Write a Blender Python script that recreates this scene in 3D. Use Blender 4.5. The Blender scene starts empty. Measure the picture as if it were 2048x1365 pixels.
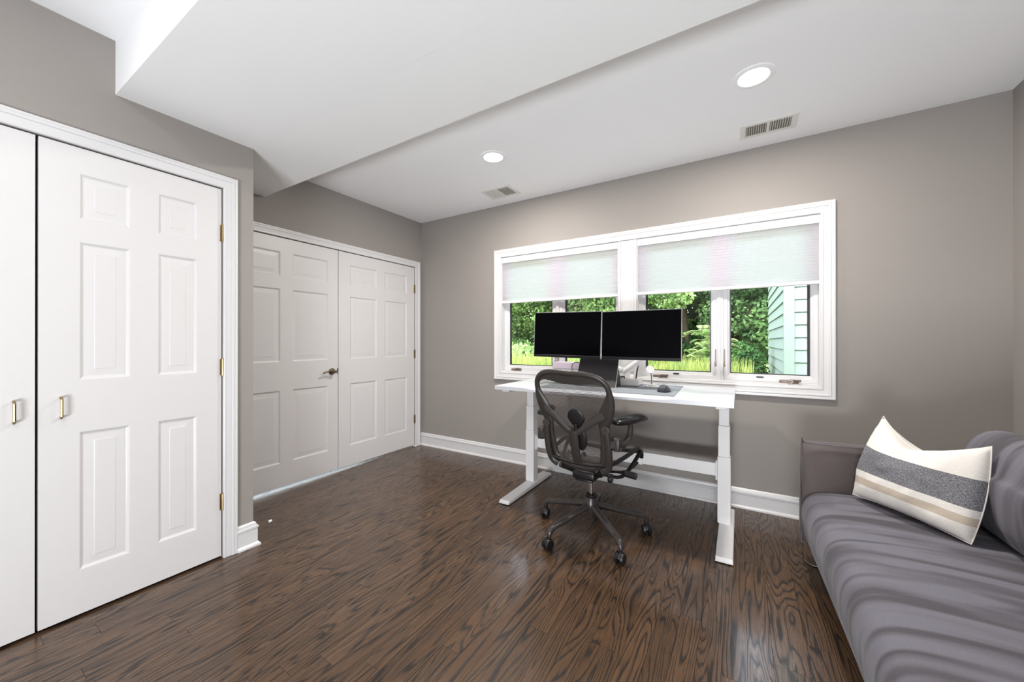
import bpy, bmesh, math, random
from mathutils import Vector, Matrix, noise
import numpy as np
random.seed(7)
R = math.radians
C = bpy.context.scene.collection

# ------------------------------------------------------------------ camera, sky, exposure
cam_d = bpy.data.cameras.new('camera')
cam_d.sensor_width = 36.0
cam_d.lens = 747.42 / 2048 * 36.0
cam_d.clip_start = 0.05
cam_d.clip_end = 300
cam = bpy.data.objects.new('camera', cam_d)
C.objects.link(cam)
cam.location = (0, 0, 1.2)
cam.rotation_euler = (R(90.0627), 0, R(31.389))
bpy.context.scene.camera = cam

vs = bpy.context.scene.view_settings
vs.view_transform = 'Standard'
vs.look = 'None'
vs.gamma = 1.0
vs.use_curve_mapping = False
vs.exposure = 0.04

world = bpy.data.worlds.new('sky')
bpy.context.scene.world = world
world.use_nodes = True
wn = world.node_tree
wn.nodes.clear()
sky = wn.nodes.new('ShaderNodeTexSky')
sky.sky_type = 'NISHITA'
sky.sun_disc = False
sky.sun_elevation = R(48)
sky.sun_rotation = R(200)
sky.air_density = 1.2
sky.dust_density = 2.0
bg = wn.nodes.new('ShaderNodeBackground')
bg.inputs['Strength'].default_value = 2.9
wo = wn.nodes.new('ShaderNodeOutputWorld')
hz = wn.nodes.new('ShaderNodeHueSaturation')      # thin summer haze takes colour out of the sky
hz.inputs['Saturation'].default_value = 0.45
wn.links.new(sky.outputs[0], hz.inputs['Color'])
wn.links.new(hz.outputs[0], bg.inputs[0])
wn.links.new(bg.outputs[0], wo.inputs[0])

sun_d = bpy.data.lights.new('sun', 'SUN')
sun_d.energy = 10.0
sun_d.angle = R(1.0)
sun_d.color = (1.0, 0.95, 0.85)
sun = bpy.data.objects.new('sun', sun_d)
C.objects.link(sun)
sun.rotation_euler = Vector((-.66, -.02, -.75)).to_track_quat('-Z', 'Y').to_euler()   # from beyond the wing, raking the woods

# the photographer's bounced light: soft, from the open room behind the camera
bl_d = bpy.data.lights.new('bounce_light', 'AREA')
bl_d.shape = 'RECTANGLE'
bl_d.size = 1.3
bl_d.size_y = 0.5
bl_d.energy = 116
bl_d.color = (0.94, 0.97, 1.0)
bl = bpy.data.objects.new('bounce_light', bl_d)
C.objects.link(bl)
bl.location = (0.0, -1.9, 0.25)
bl.rotation_euler = (R(132), 0, R(8))

DOWNLIGHT_POWER = 21.0
DOWNLIGHT_COLOR = (1.0, 0.935, 0.865)

# ------------------------------------------------------------------ materials
def new_mat(name):
    m = bpy.data.materials.new(name)
    m.use_nodes = True
    nt = m.node_tree
    b = nt.nodes['Principled BSDF']
    return m, nt, b

def srgb(r, g, b):
    f = lambda c: ((c/255)/12.92 if c/255 <= 0.04045 else (((c/255)+0.055)/1.055)**2.4)
    return (f(r), f(g), f(b), 1)

def simple(name, col, rough=0.5, metal=0.0, bump=0.0, scale=40.0, var=0.0, stretch=(1, 1, 1), spec=None, coat=0.0):
    m, nt, b = new_mat(name)
    b.inputs['Base Color'].default_value = col
    b.inputs['Roughness'].default_value = rough
    b.inputs['Metallic'].default_value = metal
    if spec is not None: b.inputs['Specular IOR Level'].default_value = spec
    if coat: b.inputs['Coat Weight'].default_value = coat; b.inputs['Coat Roughness'].default_value = 0.15
    if bump or var:
        tc = nt.nodes.new('ShaderNodeTexCoord')
        mp = nt.nodes.new('ShaderNodeMapping'); mp.inputs['Scale'].default_value = stretch
        nz = nt.nodes.new('ShaderNodeTexNoise'); nz.inputs['Scale'].default_value = scale; nz.inputs['Detail'].default_value = 4
        nt.links.new(tc.outputs['Object'], mp.inputs[0]); nt.links.new(mp.outputs[0], nz.inputs['Vector'])
        if bump:
            bp = nt.nodes.new('ShaderNodeBump'); bp.inputs['Strength'].default_value = bump; bp.inputs['Distance'].default_value = 0.002
            nt.links.new(nz.outputs['Fac'], bp.inputs['Height']); nt.links.new(bp.outputs[0], b.inputs['Normal'])
        if var:
            mx = nt.nodes.new('ShaderNodeMix'); mx.data_type = 'RGBA'
            mx.inputs[6].default_value = tuple(c*(1-var) for c in col[:3]) + (1,)
            mx.inputs[7].default_value = tuple(min(1, c*(1+var)) for c in col[:3]) + (1,)
            nt.links.new(nz.outputs['Fac'], mx.inputs[0]); nt.links.new(mx.outputs[2], b.inputs['Base Color'])
    return m

M = {}
M['wall'] = simple('greige_paint', srgb(154, 149, 145), 0.75, bump=0.10, scale=160)
M['ceiling'] = simple('ceiling_paint', srgb(247, 248, 250), 0.9, bump=0.05, scale=120)
M['trim'] = simple('white_trim_paint', srgb(221, 221, 223), 0.32, bump=0.04, scale=60)
M['door'] = simple('white_door_paint', srgb(221, 220, 221), 0.36, bump=0.10, scale=60, stretch=(1, 9, 0.5))
M['dark_gap'] = simple('dark_closet', srgb(30, 26, 24), 0.9, var=0.1)
M['vinyl'] = simple('window_vinyl', srgb(220, 220, 222), 0.35, bump=0.02)
M['brass'] = simple('antique_brass', srgb(162, 144, 110), 0.28, metal=1.0, bump=0.05, scale=200)
M['bronze'] = simple('satin_nickel_bronze', srgb(150, 138, 120), 0.25, metal=1.0, bump=0.03)
M['crank'] = simple('crank_metal', srgb(135, 118, 108), 0.35, metal=0.7, bump=0.05)
M['gasket'] = simple('black_gasket', srgb(50, 56, 60), 0.6, var=0.1)
M['white_metal'] = simple('white_powder_coat', srgb(236, 235, 236), 0.4, bump=0.06, scale=300)
M['desk_top'] = simple('white_laminate', srgb(210, 212, 218), 0.30, bump=0.05, scale=400)
M['black_plastic'] = simple('black_plastic', srgb(24, 23, 24), 0.38, bump=0.08, scale=400)
M['graphite'] = simple('graphite_frame', srgb(52, 48, 46), 0.38, bump=0.12, scale=500, var=0.08)
M['graphite_base'] = simple('graphite_base', srgb(64, 60, 59), 0.30, metal=0.2, bump=0.06, scale=500)
M['arm_pad'] = simple('soft_arm_pad', srgb(26, 25, 26), 0.25, bump=0.05, scale=300)
M['steel'] = simple('polished_steel', srgb(200, 196, 190), 0.2, metal=1.0, bump=0.01)
M['screen'] = simple('monitor_screen', (0.0015, 0.0015, 0.0025, 1), 0.35, bump=0.01, spec=0.03)
M['bezel'] = simple('monitor_bezel', (0.006, 0.006, 0.007, 1), 0.4, bump=0.02, spec=0.3)
M['silver'] = simple('silver_plastic', srgb(195, 195, 198), 0.35, metal=0.3, bump=0.02)
M['tablet'] = simple('tablet_cover', srgb(46, 43, 44), 0.5, bump=0.15, scale=500)
M['mat_grey'] = simple('desk_mat_felt', srgb(138, 143, 150), 0.75, bump=0.2, scale=500, var=0.05)
M['mouse'] = simple('mouse_graphite', srgb(62, 66, 74), 0.45, bump=0.05, scale=400)
M['white_plastic'] = simple('white_plastic', srgb(232, 230, 230), 0.3, bump=0.02)
M['lavender'] = simple('lavender_card', srgb(196, 182, 196), 0.6, bump=0.05)
M['chrome'] = simple('chrome', srgb(220, 220, 220), 0.12, metal=1.0, bump=0.005)
M['vent_dark'] = simple('vent_shadow', srgb(112, 107, 96), 0.8, var=0.1)
M['vent'] = simple('vent_enamel', srgb(226, 226, 222), 0.4, bump=0.02)
M['siding'] = simple('mint_siding', srgb(99, 110, 104), 0.6, bump=0.12, scale=60, stretch=(1, 1, 6), var=0.04)
M['soil'] = simple('garden_soil', srgb(90, 100, 50), 0.95, bump=0.5, scale=8, var=0.4)
M['bark'] = simple('bark', srgb(84, 70, 58), 0.9, bump=0.6, scale=20, var=0.3, stretch=(1, 1, .2))
M['green_gap'] = simple('glint_floor', srgb(60, 92, 84), 0.5, var=0.1)  # bluish green stands in for daylight glints under the double doors

def emit_mat(name, col, s):
    m, nt, b = new_mat(name)
    b.inputs['Base Color'].default_value = (1, 1, 1, 1)
    b.inputs['Emission Color'].default_value = col
    b.inputs['Emission Strength'].default_value = s
    return m
M['lamp_lens'] = emit_mat('lamp_lens', (1.0, 0.93, 0.80, 1), 9.0)

def glass_mat():
    m, nt, b = new_mat('window_glass')
    nt.nodes.remove(b)
    out = nt.nodes['Material Output']
    tr = nt.nodes.new('ShaderNodeBsdfTransparent'); tr.inputs[0].default_value = (0.93, 0.96, 0.95, 1)
    gl = nt.nodes.new('ShaderNodeBsdfGlossy'); gl.inputs['Roughness'].default_value = 0.01
    fr = nt.nodes.new('ShaderNodeFresnel'); fr.inputs['IOR'].default_value = 1.45
    mx = nt.nodes.new('ShaderNodeMixShader')
    nt.links.new(fr.outputs[0], mx.inputs[0]); nt.links.new(tr.outputs[0], mx.inputs[1]); nt.links.new(gl.outputs[0], mx.inputs[2])
    nt.links.new(mx.outputs[0], out.inputs[0])
    return m
M['glass'] = glass_mat()

def shade_mat():
    m, nt, b = new_mat('cellular_shade_fabric')
    nt.nodes.remove(b)
    out = nt.nodes['Material Output']
    df = nt.nodes.new('ShaderNodeBsdfDiffuse'); df.inputs[0].default_value = (0.88, 0.90, 0.95, 1)
    tl = nt.nodes.new('ShaderNodeBsdfTranslucent'); tl.inputs[0].default_value = (0.99, 0.945, 1.0, 1)
    mx = nt.nodes.new('ShaderNodeMixShader'); mx.inputs[0].default_value = 0.84
    nt.links.new(df.outputs[0], mx.inputs[1]); nt.links.new(tl.outputs[0], mx.inputs[2]); nt.links.new(mx.outputs[0], out.inputs[0])
    return m
M['shade'] = shade_mat()

def leaf_mat(name, c1, c2, tr=0.35, scale=1.3):
    m, nt, b = new_mat(name)
    nt.nodes.remove(b)
    out = nt.nodes['Material Output']
    tc = nt.nodes.new('ShaderNodeTexCoord')
    nz = nt.nodes.new('ShaderNodeTexNoise'); nz.inputs['Scale'].default_value = scale; nz.inputs['Detail'].default_value = 6
    nt.links.new(tc.outputs['Object'], nz.inputs['Vector'])
    cr = nt.nodes.new('ShaderNodeValToRGB')
    cr.color_ramp.elements[0].position = 0.35; cr.color_ramp.elements[0].color = c1
    cr.color_ramp.elements[1].position = 0.68; cr.color_ramp.elements[1].color = c2
    nt.links.new(nz.outputs['Fac'], cr.inputs[0])
    df = nt.nodes.new('ShaderNodeBsdfDiffuse'); tl = nt.nodes.new('ShaderNodeBsdfTranslucent')
    nt.links.new(cr.outputs[0], df.inputs[0]); nt.links.new(cr.outputs[0], tl.inputs[0])
    mx = nt.nodes.new('ShaderNodeMixShader'); mx.inputs[0].default_value = tr
    nt.links.new(df.outputs[0], mx.inputs[1]); nt.links.new(tl.outputs[0], mx.inputs[2]); nt.links.new(mx.outputs[0], out.inputs[0])
    return m
M['leaf_a'] = leaf_mat('leaf_maple', srgb(72, 102, 58), srgb(152, 178, 110))
M['leaf_b'] = leaf_mat('leaf_oak', srgb(54, 80, 54), srgb(116, 146, 94))
M['leaf_c'] = leaf_mat('leaf_sumac', srgb(104, 136, 76), srgb(165, 184, 120), 0.4, 3)
M['leaf_d'] = leaf_mat('leaf_dark', srgb(42, 68, 42), srgb(84, 118, 66), 0.3, 3)
M['grass'] = leaf_mat('grass_blade', srgb(92, 116, 62), srgb(160, 162, 92), 0.4, 2.5)

def wood_mat():
    m, nt, b = new_mat('stained_oak_planks')
    L = nt.links.new
    N = nt.nodes.new
    tc = N('ShaderNodeTexCoord'); oi = N('ShaderNodeObjectInfo')
    off = N('ShaderNodeVectorMath'); off.operation = 'SCALE'; off.inputs[0].default_value = (17.0, 31.0, 9.0)
    L(oi.outputs['Random'], off.inputs['Scale'])
    add = N('ShaderNodeVectorMath'); add.operation = 'ADD'
    L(tc.outputs['Object'], add.inputs[0]); L(off.outputs[0], add.inputs[1])
    # cathedral figure: contour lines of a slow stretched noise
    mp = N('ShaderNodeMapping'); mp.inputs['Scale'].default_value = (6.5, 0.60, 1.0)
    L(add.outputs[0], mp.inputs[0])
    n1 = N('ShaderNodeTexNoise'); n1.inputs['Scale'].default_value = 1.0; n1.inputs['Detail'].default_value = 2.5; n1.inputs['Roughness'].default_value = 0.45
    n1.inputs['Distortion'].default_value = 0.35
    L(mp.outputs[0], n1.inputs['Vector'])
    mul = N('ShaderNodeMath'); mul.operation = 'MULTIPLY'; mul.inputs[1].default_value = 25.0
    L(n1.outputs['Fac'], mul.inputs[0])
    # break up the rings
    mp2 = N('ShaderNodeMapping'); mp2.inputs['Scale'].default_value = (140.0, 5.0, 1.0)
    L(add.outputs[0], mp2.inputs[0])
    n2 = N('ShaderNodeTexNoise'); n2.inputs['Scale'].default_value = 1.0; n2.inputs['Detail'].default_value = 3.0
    L(mp2.outputs[0], n2.inputs['Vector'])
    m2 = N('ShaderNodeMath'); m2.operation = 'MULTIPLY_ADD'; m2.inputs[1].default_value = 0.55
    L(n2.outputs['Fac'], m2.inputs[0]); L(mul.outputs[0], m2.inputs[2])
    fr = N('ShaderNodeMath'); fr.operation = 'FRACT'
    L(m2.outputs[0], fr.inputs[0])
    cr = N('ShaderNodeValToRGB')
    e = cr.color_ramp.elements
    e[0].position = 0.0; e[0].color = (0.30, 0.30, 0.30, 1)
    e[1].position = 1.0; e[1].color = (0.45, 0.45, 0.45, 1)
    a = e.new(0.07); a.color = (0.0, 0.0, 0.0, 1)
    a = e.new(0.15); a.color = (0.10, 0.10, 0.10, 1)
    a = e.new(0.32); a.color = (0.80, 0.80, 0.80, 1)
    a = e.new(0.85); a.color = (1, 1, 1, 1)
    L(fr.outputs[0], cr.inputs[0])
    # fine pores
    mp3 = N('ShaderNodeMapping'); mp3.inputs['Scale'].default_value = (420.0, 14.0, 1.0)
    L(add.outputs[0], mp3.inputs[0])
    n3 = N('ShaderNodeTexNoise'); n3.inputs['Scale'].default_value = 1.0; n3.inputs['Detail'].default_value = 2.0
    L(mp3.outputs[0], n3.inputs['Vector'])
    r3 = N('ShaderNodeMapRange'); r3.inputs[1].default_value = 0.36; r3.inputs[2].default_value = 0.52; r3.inputs[3].default_value = 0.55; r3.inputs[4].default_value = 1.0
    L(n3.outputs['Fac'], r3.inputs[0])
    mm = N('ShaderNodeMath'); mm.operation = 'MULTIPLY'
    L(cr.outputs[0], mm.inputs[0]); L(r3.outputs[0], mm.inputs[1])
    mix = N('ShaderNodeMix'); mix.data_type = 'RGBA'
    mix.inputs[6].default_value = srgb(30, 22, 18)
    mix.inputs[7].default_value = srgb(106, 80, 58)
    L(mm.outputs[0], mix.inputs[0])
    # plank to plank variation
    rr = N('ShaderNodeMapRange'); rr.inputs[3].default_value = 0.78; rr.inputs[4].default_value = 1.04
    L(oi.outputs['Random'], rr.inputs[0])
    hs = N('ShaderNodeHueSaturation')
    L(rr.outputs[0], hs.inputs['Value']); L(mix.outputs[2], hs.inputs['Color'])
    L(hs.outputs[0], b.inputs['Base Color'])
    rg = N('ShaderNodeMapRange'); rg.inputs[3].default_value = 0.42; rg.inputs[4].default_value = 0.25
    L(mm.outputs[0], rg.inputs[0]); L(rg.outputs[0], b.inputs['Roughness'])
    bp = N('ShaderNodeBump'); bp.inputs['Strength'].default_value = 0.22; bp.inputs['Distance'].default_value = 0.0012
    n4 = N('ShaderNodeTexNoise'); n4.inputs['Scale'].default_value = 7.0; n4.inputs['Detail'].default_value = 2.0
    L(tc.outputs['Object'], n4.inputs['Vector'])
    ad = N('ShaderNodeMath'); ad.operation = 'MULTIPLY_ADD'; ad.inputs[1].default_value = 0.8
    L(n4.outputs['Fac'], ad.inputs[0]); L(mm.outputs[0], ad.inputs[2])
    L(ad.outputs[0], bp.inputs['Height']); L(bp.outputs[0], b.inputs['Normal'])
    b.inputs['Specular IOR Level'].default_value = 0.45
    b.inputs['Coat Weight'].default_value = 0.30; b.inputs['Coat Roughness'].default_value = 0.12
    return m
M['wood'] = wood_mat()

def suede_mat(name, stripes=True):
    m, nt, b = new_mat(name)
    L = nt.links.new; N = nt.nodes.new
    tc = N('ShaderNodeTexCoord')
    mp = N('ShaderNodeMapping'); mp.inputs['Scale'].default_value = (1.3, 9.0, 1.3); mp.inputs['Rotation'].default_value = (0, 0, R(6))
    L(tc.outputs['Object'], mp.inputs[0])
    n = N('ShaderNodeTexNoise'); n.inputs['Scale'].default_value = 1.5; n.inputs['Detail'].default_value = 1.5; n.inputs['Distortion'].default_value = 0.7
    L(mp.outputs[0], n.inputs['Vector'])
    cr = N('ShaderNodeValToRGB'); e = cr.color_ramp.elements
    e[0].position = 0.40; e[0].color = srgb(78, 75, 81); e[1].position = 0.60; e[1].color = srgb(114, 112, 122)
    if not stripes:
        e[0].color = srgb(90, 81, 80); e[1].color = srgb(106, 97, 96)
    L(n.outputs['Fac'], cr.inputs[0])
    f = N('ShaderNodeTexNoise'); f.inputs['Scale'].default_value = 420; f.inputs['Detail'].default_value = 2
    L(tc.outputs['Object'], f.inputs['Vector'])
    mx = N('ShaderNodeMix'); mx.data_type = 'RGBA'; mx.blend_type = 'MULTIPLY'; mx.inputs[0].default_value = 0.35
    L(cr.outputs[0], mx.inputs[6]); L(f.outputs['Color'], mx.inputs[7])
    g = N('ShaderNodeMix'); g.data_type = 'RGBA'; g.blend_type = 'MIX'; g.inputs[0].default_value = 0.0
    r = N('ShaderNodeMapRange'); r.inputs[1].default_value = 0.3; r.inputs[2].default_value = 0.7; r.inputs[3].default_value = 0.86; r.inputs[4].default_value = 1.1
    L(f.outputs['Fac'], r.inputs[0])
    hs = N('ShaderNodeHueSaturation'); L(r.outputs[0], hs.inputs['Value']); L(cr.outputs[0], hs.inputs['Color'])
    L(hs.outputs[0], b.inputs['Base Color'])
    b.inputs['Roughness'].default_value = 0.85
    b.inputs['Sheen Weight'].default_value = 0.12
    b.inputs['Sheen Roughness'].default_value = 0.4
    bp = N('ShaderNodeBump'); bp.inputs['Strength'].default_value = 0.25; bp.inputs['Distance'].default_value = 0.001
    L(f.outputs['Fac'], bp.inputs['Height']); L(bp.outputs[0], b.inputs['Normal'])
    return m
M['suede'] = suede_mat('grey_brushed_suede')
M['suede_arm'] = suede_mat('grey_suede_arm', False)

def pillow_mat():
    m, nt, b = new_mat('striped_linen')
    L = nt.links.new; N = nt.nodes.new
    uv = N('ShaderNodeUVMap'); uv.uv_map = 'UVMap'
    sx = N('ShaderNodeSeparateXYZ'); L(uv.outputs[0], sx.inputs[0])
    cr = N('ShaderNodeValToRGB'); cr.color_ramp.interpolation = 'CONSTANT'
    e = cr.color_ramp.elements
    W = srgb(240, 236, 230); G = srgb(126, 126, 131); B = srgb(206, 192, 176)
    e[0].position = 0; e[0].color = W; e[1].position = 0.17; e[1].color = B
    for p, c in ((0.255, W), (0.335, G), (0.64, W)):
        x = e.new(p); x.color = c
    L(sx.outputs[1], cr.inputs[0])
    # woven slubs
    mp = N('ShaderNodeMapping'); mp.inputs['Scale'].default_value = (260, 45, 1); L(uv.outputs[0], mp.inputs[0])
    n = N('ShaderNodeTexNoise'); n.inputs['Scale'].default_value = 1; n.inputs['Detail'].default_value = 3; L(mp.outputs[0], n.inputs['Vector'])
    mp2 = N('ShaderNodeMapping'); mp2.inputs['Scale'].default_value = (60, 200, 1); L(uv.outputs[0], mp2.inputs[0])
    n2 = N('ShaderNodeTexNoise'); n2.inputs['Scale'].default_value = 1; n2.inputs['Detail'].default_value = 3; L(mp2.outputs[0], n2.inputs['Vector'])
    av = N('ShaderNodeMath'); av.operation = 'ADD'; L(n.outputs['Fac'], av.inputs[0]); L(n2.outputs['Fac'], av.inputs[1])
    band = N('ShaderNodeValToRGB'); band.color_ramp.interpolation = 'CONSTANT'
    be = band.color_ramp.elements; be[0].position = 0; be[0].color = (0.1, 0.1, 0.1, 1); be[1].position = 0.335; be[1].color = (1, 1, 1, 1)
    x = be.new(0.64); x.color = (0.1, 0.1, 0.1, 1)
    L(sx.outputs[1], band.inputs[0])
    sub = N('ShaderNodeMath'); sub.operation = 'SUBTRACT'; sub.inputs[1].default_value = 1.0; L(av.outputs[0], sub.inputs[0])
    ml = N('ShaderNodeMath'); ml.operation = 'MULTIPLY'; L(sub.outputs[0], ml.inputs[0]); L(band.outputs[0], ml.inputs[1])
    vv = N('ShaderNodeMath'); vv.operation = 'MULTIPLY_ADD'; vv.inputs[1].default_value = 3.0; vv.inputs[2].default_value = 1.0; L(ml.outputs[0], vv.inputs[0])
    hs = N('ShaderNodeHueSaturation'); L(vv.outputs[0], hs.inputs['Value']); L(cr.outputs[0], hs.inputs['Color'])
    L(hs.outputs[0], b.inputs['Base Color'])
    b.inputs['Roughness'].default_value = 0.9
    bp = N('ShaderNodeBump'); bp.inputs['Strength'].default_value = 0.3; bp.inputs['Distance'].default_value = 0.001
    L(av.outputs[0], bp.inputs['Height']); L(bp.outputs[0], b.inputs['Normal'])
    return m
M['pillow'] = pillow_mat()

def pellicle_mat(name, second):
    m, nt, b = new_mat(name)
    L = nt.links.new; N = nt.nodes.new
    out = nt.nodes['Material Output']
    b.inputs['Base Color'].default_value = srgb(66, 58, 55)
    b.inputs['Roughness'].default_value = 0.6
    tc = N('ShaderNodeTexCoord'); sp = N('ShaderNodeSeparateXYZ'); L(tc.outputs['Object'], sp.inputs[0])
    def strands(axis, k):
        a = N('ShaderNodeMath'); a.operation = 'MULTIPLY'; a.inputs[1].default_value = k; L(sp.outputs[axis], a.inputs[0])
        f = N('ShaderNodeMath'); f.operation = 'FRACT'; L(a.outputs[0], f.inputs[0])
        g = N('ShaderNodeMath'); g.operation = 'GREATER_THAN'; g.inputs[1].default_value = 0.66; L(f.outputs[0], g.inputs[0])
        return g
    g1 = strands(0, 230.0); g2 = strands(second, 200.0)
    mul = N('ShaderNodeMath'); mul.operation = 'MAXIMUM'; L(g1.outputs[0], mul.inputs[0]); L(g2.outputs[0], mul.inputs[1])
    mix = N('ShaderNodeMixShader'); tr = N('ShaderNodeBsdfTransparent')
    L(mul.outputs[0], mix.inputs[0]); L(tr.outputs[0], mix.inputs[1]); L(b.outputs[0], mix.inputs[2])
    L(mix.outputs[0], out.inputs[0])
    return m
M['pellicle'] = pellicle_mat('woven_back_mesh', 2)
M['pellicle_seat'] = pellicle_mat('woven_seat_mesh', 1)

# ------------------------------------------------------------------ mesh helpers
ROOT = {}
def origin_of(o):
    while o.parent: o = o.parent
    return Vector(o.location)

def obj(name, bm, mat, parent=None, smooth=False, local=False, angle=35):
    bmesh.ops.recalc_face_normals(bm, faces=bm.faces)
    me = bpy.data.meshes.new(name)
    bm.to_mesh(me); bm.free()
    if parent is not None and not local:
        me.transform(Matrix.Translation(-origin_of(parent)))
    mats = mat if isinstance(mat, (list, tuple)) else [mat]
    for k in mats: me.materials.append(M[k] if isinstance(k, str) else k)
    if smooth:
        me.shade_smooth()
        me.set_sharp_from_angle(angle=R(angle))
    o = bpy.data.objects.new(name, me)
    C.objects.link(o)
    if parent is not None: o.parent = parent
    return o

def tag(o, label=None, cat=None, group=None, kind=None):
    if label: o['label'] = label
    if cat: o['category'] = cat
    if group: o['group'] = group
    if kind: o['kind'] = kind
    return o

def thing(name, label, cat, loc=(0, 0, 0), rz=0.0, group=None):
    o = bpy.data.objects.new(name, None)
    o.empty_display_size = 0.1
    C.objects.link(o); o.location = loc; o.rotation_euler = (0, 0, rz)
    return tag(o, label, cat, group)

def setting(name, loc=(0, 0, 0)):
    o = bpy.data.objects.new(name, None); o.empty_display_size = 0.1
    C.objects.link(o); o.location = loc; o['kind'] = 'structure'
    return o

def struct(name, bm, mat, **k):
    o = obj(name, bm, mat, **k); o['kind'] = 'structure'; return o

def BM(): return bmesh.new()

def merge(bm, tmp, mtx=None):
    if mtx is not None: bmesh.ops.transform(tmp, matrix=mtx, verts=tmp.verts)
    me = bpy.data.meshes.new('tmp'); tmp.to_mesh(me); tmp.free()
    bm.from_mesh(me); bpy.data.meshes.remove(me)

def box(bm, x0, x1, y0, y1, z0, z1, bev=0.0, seg=1, mtx=None):
    t = bmesh.new()
    v = [t.verts.new(p) for p in ((x0,y0,z0),(x1,y0,z0),(x1,y1,z0),(x0,y1,z0),(x0,y0,z1),(x1,y0,z1),(x1,y1,z1),(x0,y1,z1))]
    for f in ((0,3,2,1),(4,5,6,7),(0,1,5,4),(1,2,6,5),(2,3,7,6),(3,0,4,7)): t.faces.new([v[i] for i in f])
    if bev: bmesh.ops.bevel(t, geom=list(t.edges), offset=bev, segments=seg, affect='EDGES', profile=0.5)
    merge(bm, t, mtx)

def sweep(bm, pts, ra, rb=None, up=(0, 0, 1), seg=10, closed=False, cap=True):
    """tube with elliptical section: ra sideways, rb along 'up'"""
    pts = [Vector(p) for p in pts]; n = len(pts)
    if not isinstance(ra, (list, tuple)): ra = [ra]*n
    if rb is None: rb = ra
    if not isinstance(rb, (list, tuple)): rb = [rb]*n
    up = Vector(up); rings = []
    for i, p in enumerate(pts):
        a = pts[(i-1) % n] if (closed or i > 0) else p
        c = pts[(i+1) % n] if (closed or i < n-1) else p
        t = (c-a).normalized()
        u = up - t*up.dot(t)
        if u.length < 1e-3: u = Vector((1, 0, 0)) - t*t.x
        u.normalize(); s = t.cross(u).normalized()
        rings.append([bm.verts.new(p + s*ra[i]*math.cos(2*math.pi*k/seg) + u*rb[i]*math.sin(2*math.pi*k/seg)) for k in range(seg)])
    m = n if closed else n-1
    for i in range(m):
        A, B = rings[i], rings[(i+1) % n]
        for k in range(seg): bm.faces.new((A[k], A[(k+1) % seg], B[(k+1) % seg], B[k]))
    if cap and not closed:
        bm.faces.new(rings[0][::-1]); bm.faces.new(rings[-1])

def cyl(bm, p0, p1, r0, r1=None, seg=16):
    sweep(bm, [p0, p1], [r0, r0 if r1 is None else r1], seg=seg)

def smooth_pts(pts, n=4, closed=False):
    P = [Vector(p) for p in pts]; out = []
    N = len(P); rng = range(N if closed else N-1)
    for i in rng:
        if closed: p0, p1, p2, p3 = P[(i-1) % N], P[i], P[(i+1) % N], P[(i+2) % N]
        else: p0, p1, p2, p3 = P[max(i-1, 0)], P[i], P[i+1], P[min(i+2, N-1)]
        for k in range(n):
            t = k/n
            out.append(0.5*((2*p1)+(-p0+p2)*t+(2*p0-5*p1+4*p2-p3)*t*t+(-p0+3*p1-3*p2+p3)*t**3))
    if not closed: out.append(P[-1])
    return out

def lathe(bm, prof, c=(0, 0, 0), seg=24, mtx=None):
    t = bmesh.new(); rings = []
    for r, z in prof:
        if r < 1e-6: rings.append([t.verts.new((0, 0, z))])
        else: rings.append([t.verts.new((r*math.cos(2*math.pi*k/seg), r*math.sin(2*math.pi*k/seg), z)) for k in range(seg)])
    for A, B in zip(rings, rings[1:]):
        for k in range(seg):
            k2 = (k+1) % seg
            if len(A) == 1 and len(B) == 1: continue
            if len(A) == 1: t.faces.new((A[0], B[k], B[k2]))
            elif len(B) == 1: t.faces.new((A[k], A[k2], B[0]))
            else: t.faces.new((A[k], A[k2], B[k2], B[k]))
    m = Matrix.Translation(c)
    if mtx is not None: m = m @ mtx
    merge(bm, t, m)

def soft_box(bm, sx, sy, sz, r, bulge=(0, 0, 0), n=14, mtx=None, rx=None):
    """rounded, slightly swollen box centred on the origin; sizes are half extents"""
    t = bmesh.new()
    bmesh.ops.create_cube(t, size=2.0)
    bmesh.ops.subdivide_edges(t, edges=list(t.edges), cuts=n, use_grid_fill=True)
    for v in t.verts:
        p = v.co.copy()
        q = Vector((p.x*sx, p.y*sy, p.z*sz))
        inner = Vector((max(-sx+r, min(sx-r, q.x)), max(-sy+r, min(sy-r, q.y)), max(-sz+r, min(sz-r, q.z))))
        d = q-inner
        if d.length > 1e-9: q = inner + d.normalized()*r
        bx = (1-p.y**2)*(1-p.z**2); by = (1-p.x**2)*(1-p.z**2); bz = (1-p.x**2)*(1-p.y**2)
        q += Vector((p.x*bulge[0]*bx, p.y*bulge[1]*by, p.z*bulge[2]*bz))
        v.co = q
    merge(bm, t, mtx)

def frame_mould(bm, a0, a1, b0, b1, prof, mp, closed=True):
    """mitred moulding round a rectangle; prof = (outward, proud) points"""
    rings = []
    for w, d in prof:
        if closed: c = [(a0-w, b0-w), (a0-w, b1+w), (a1+w, b1+w), (a1+w, b0-w)]
        else: c = [(a0-w, b0), (a0-w, b1+w), (a1+w, b1+w), (a1+w, b0)]
        rings.append([bm.verts.new(mp(a, b, d)) for a, b in c])
    for A, B in zip(rings, rings[1:]):
        for k in range(4 if closed else 3):
            k2 = (k+1) % 4
            bm.faces.new((A[k], A[k2], B[k2], B[k]))

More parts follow.
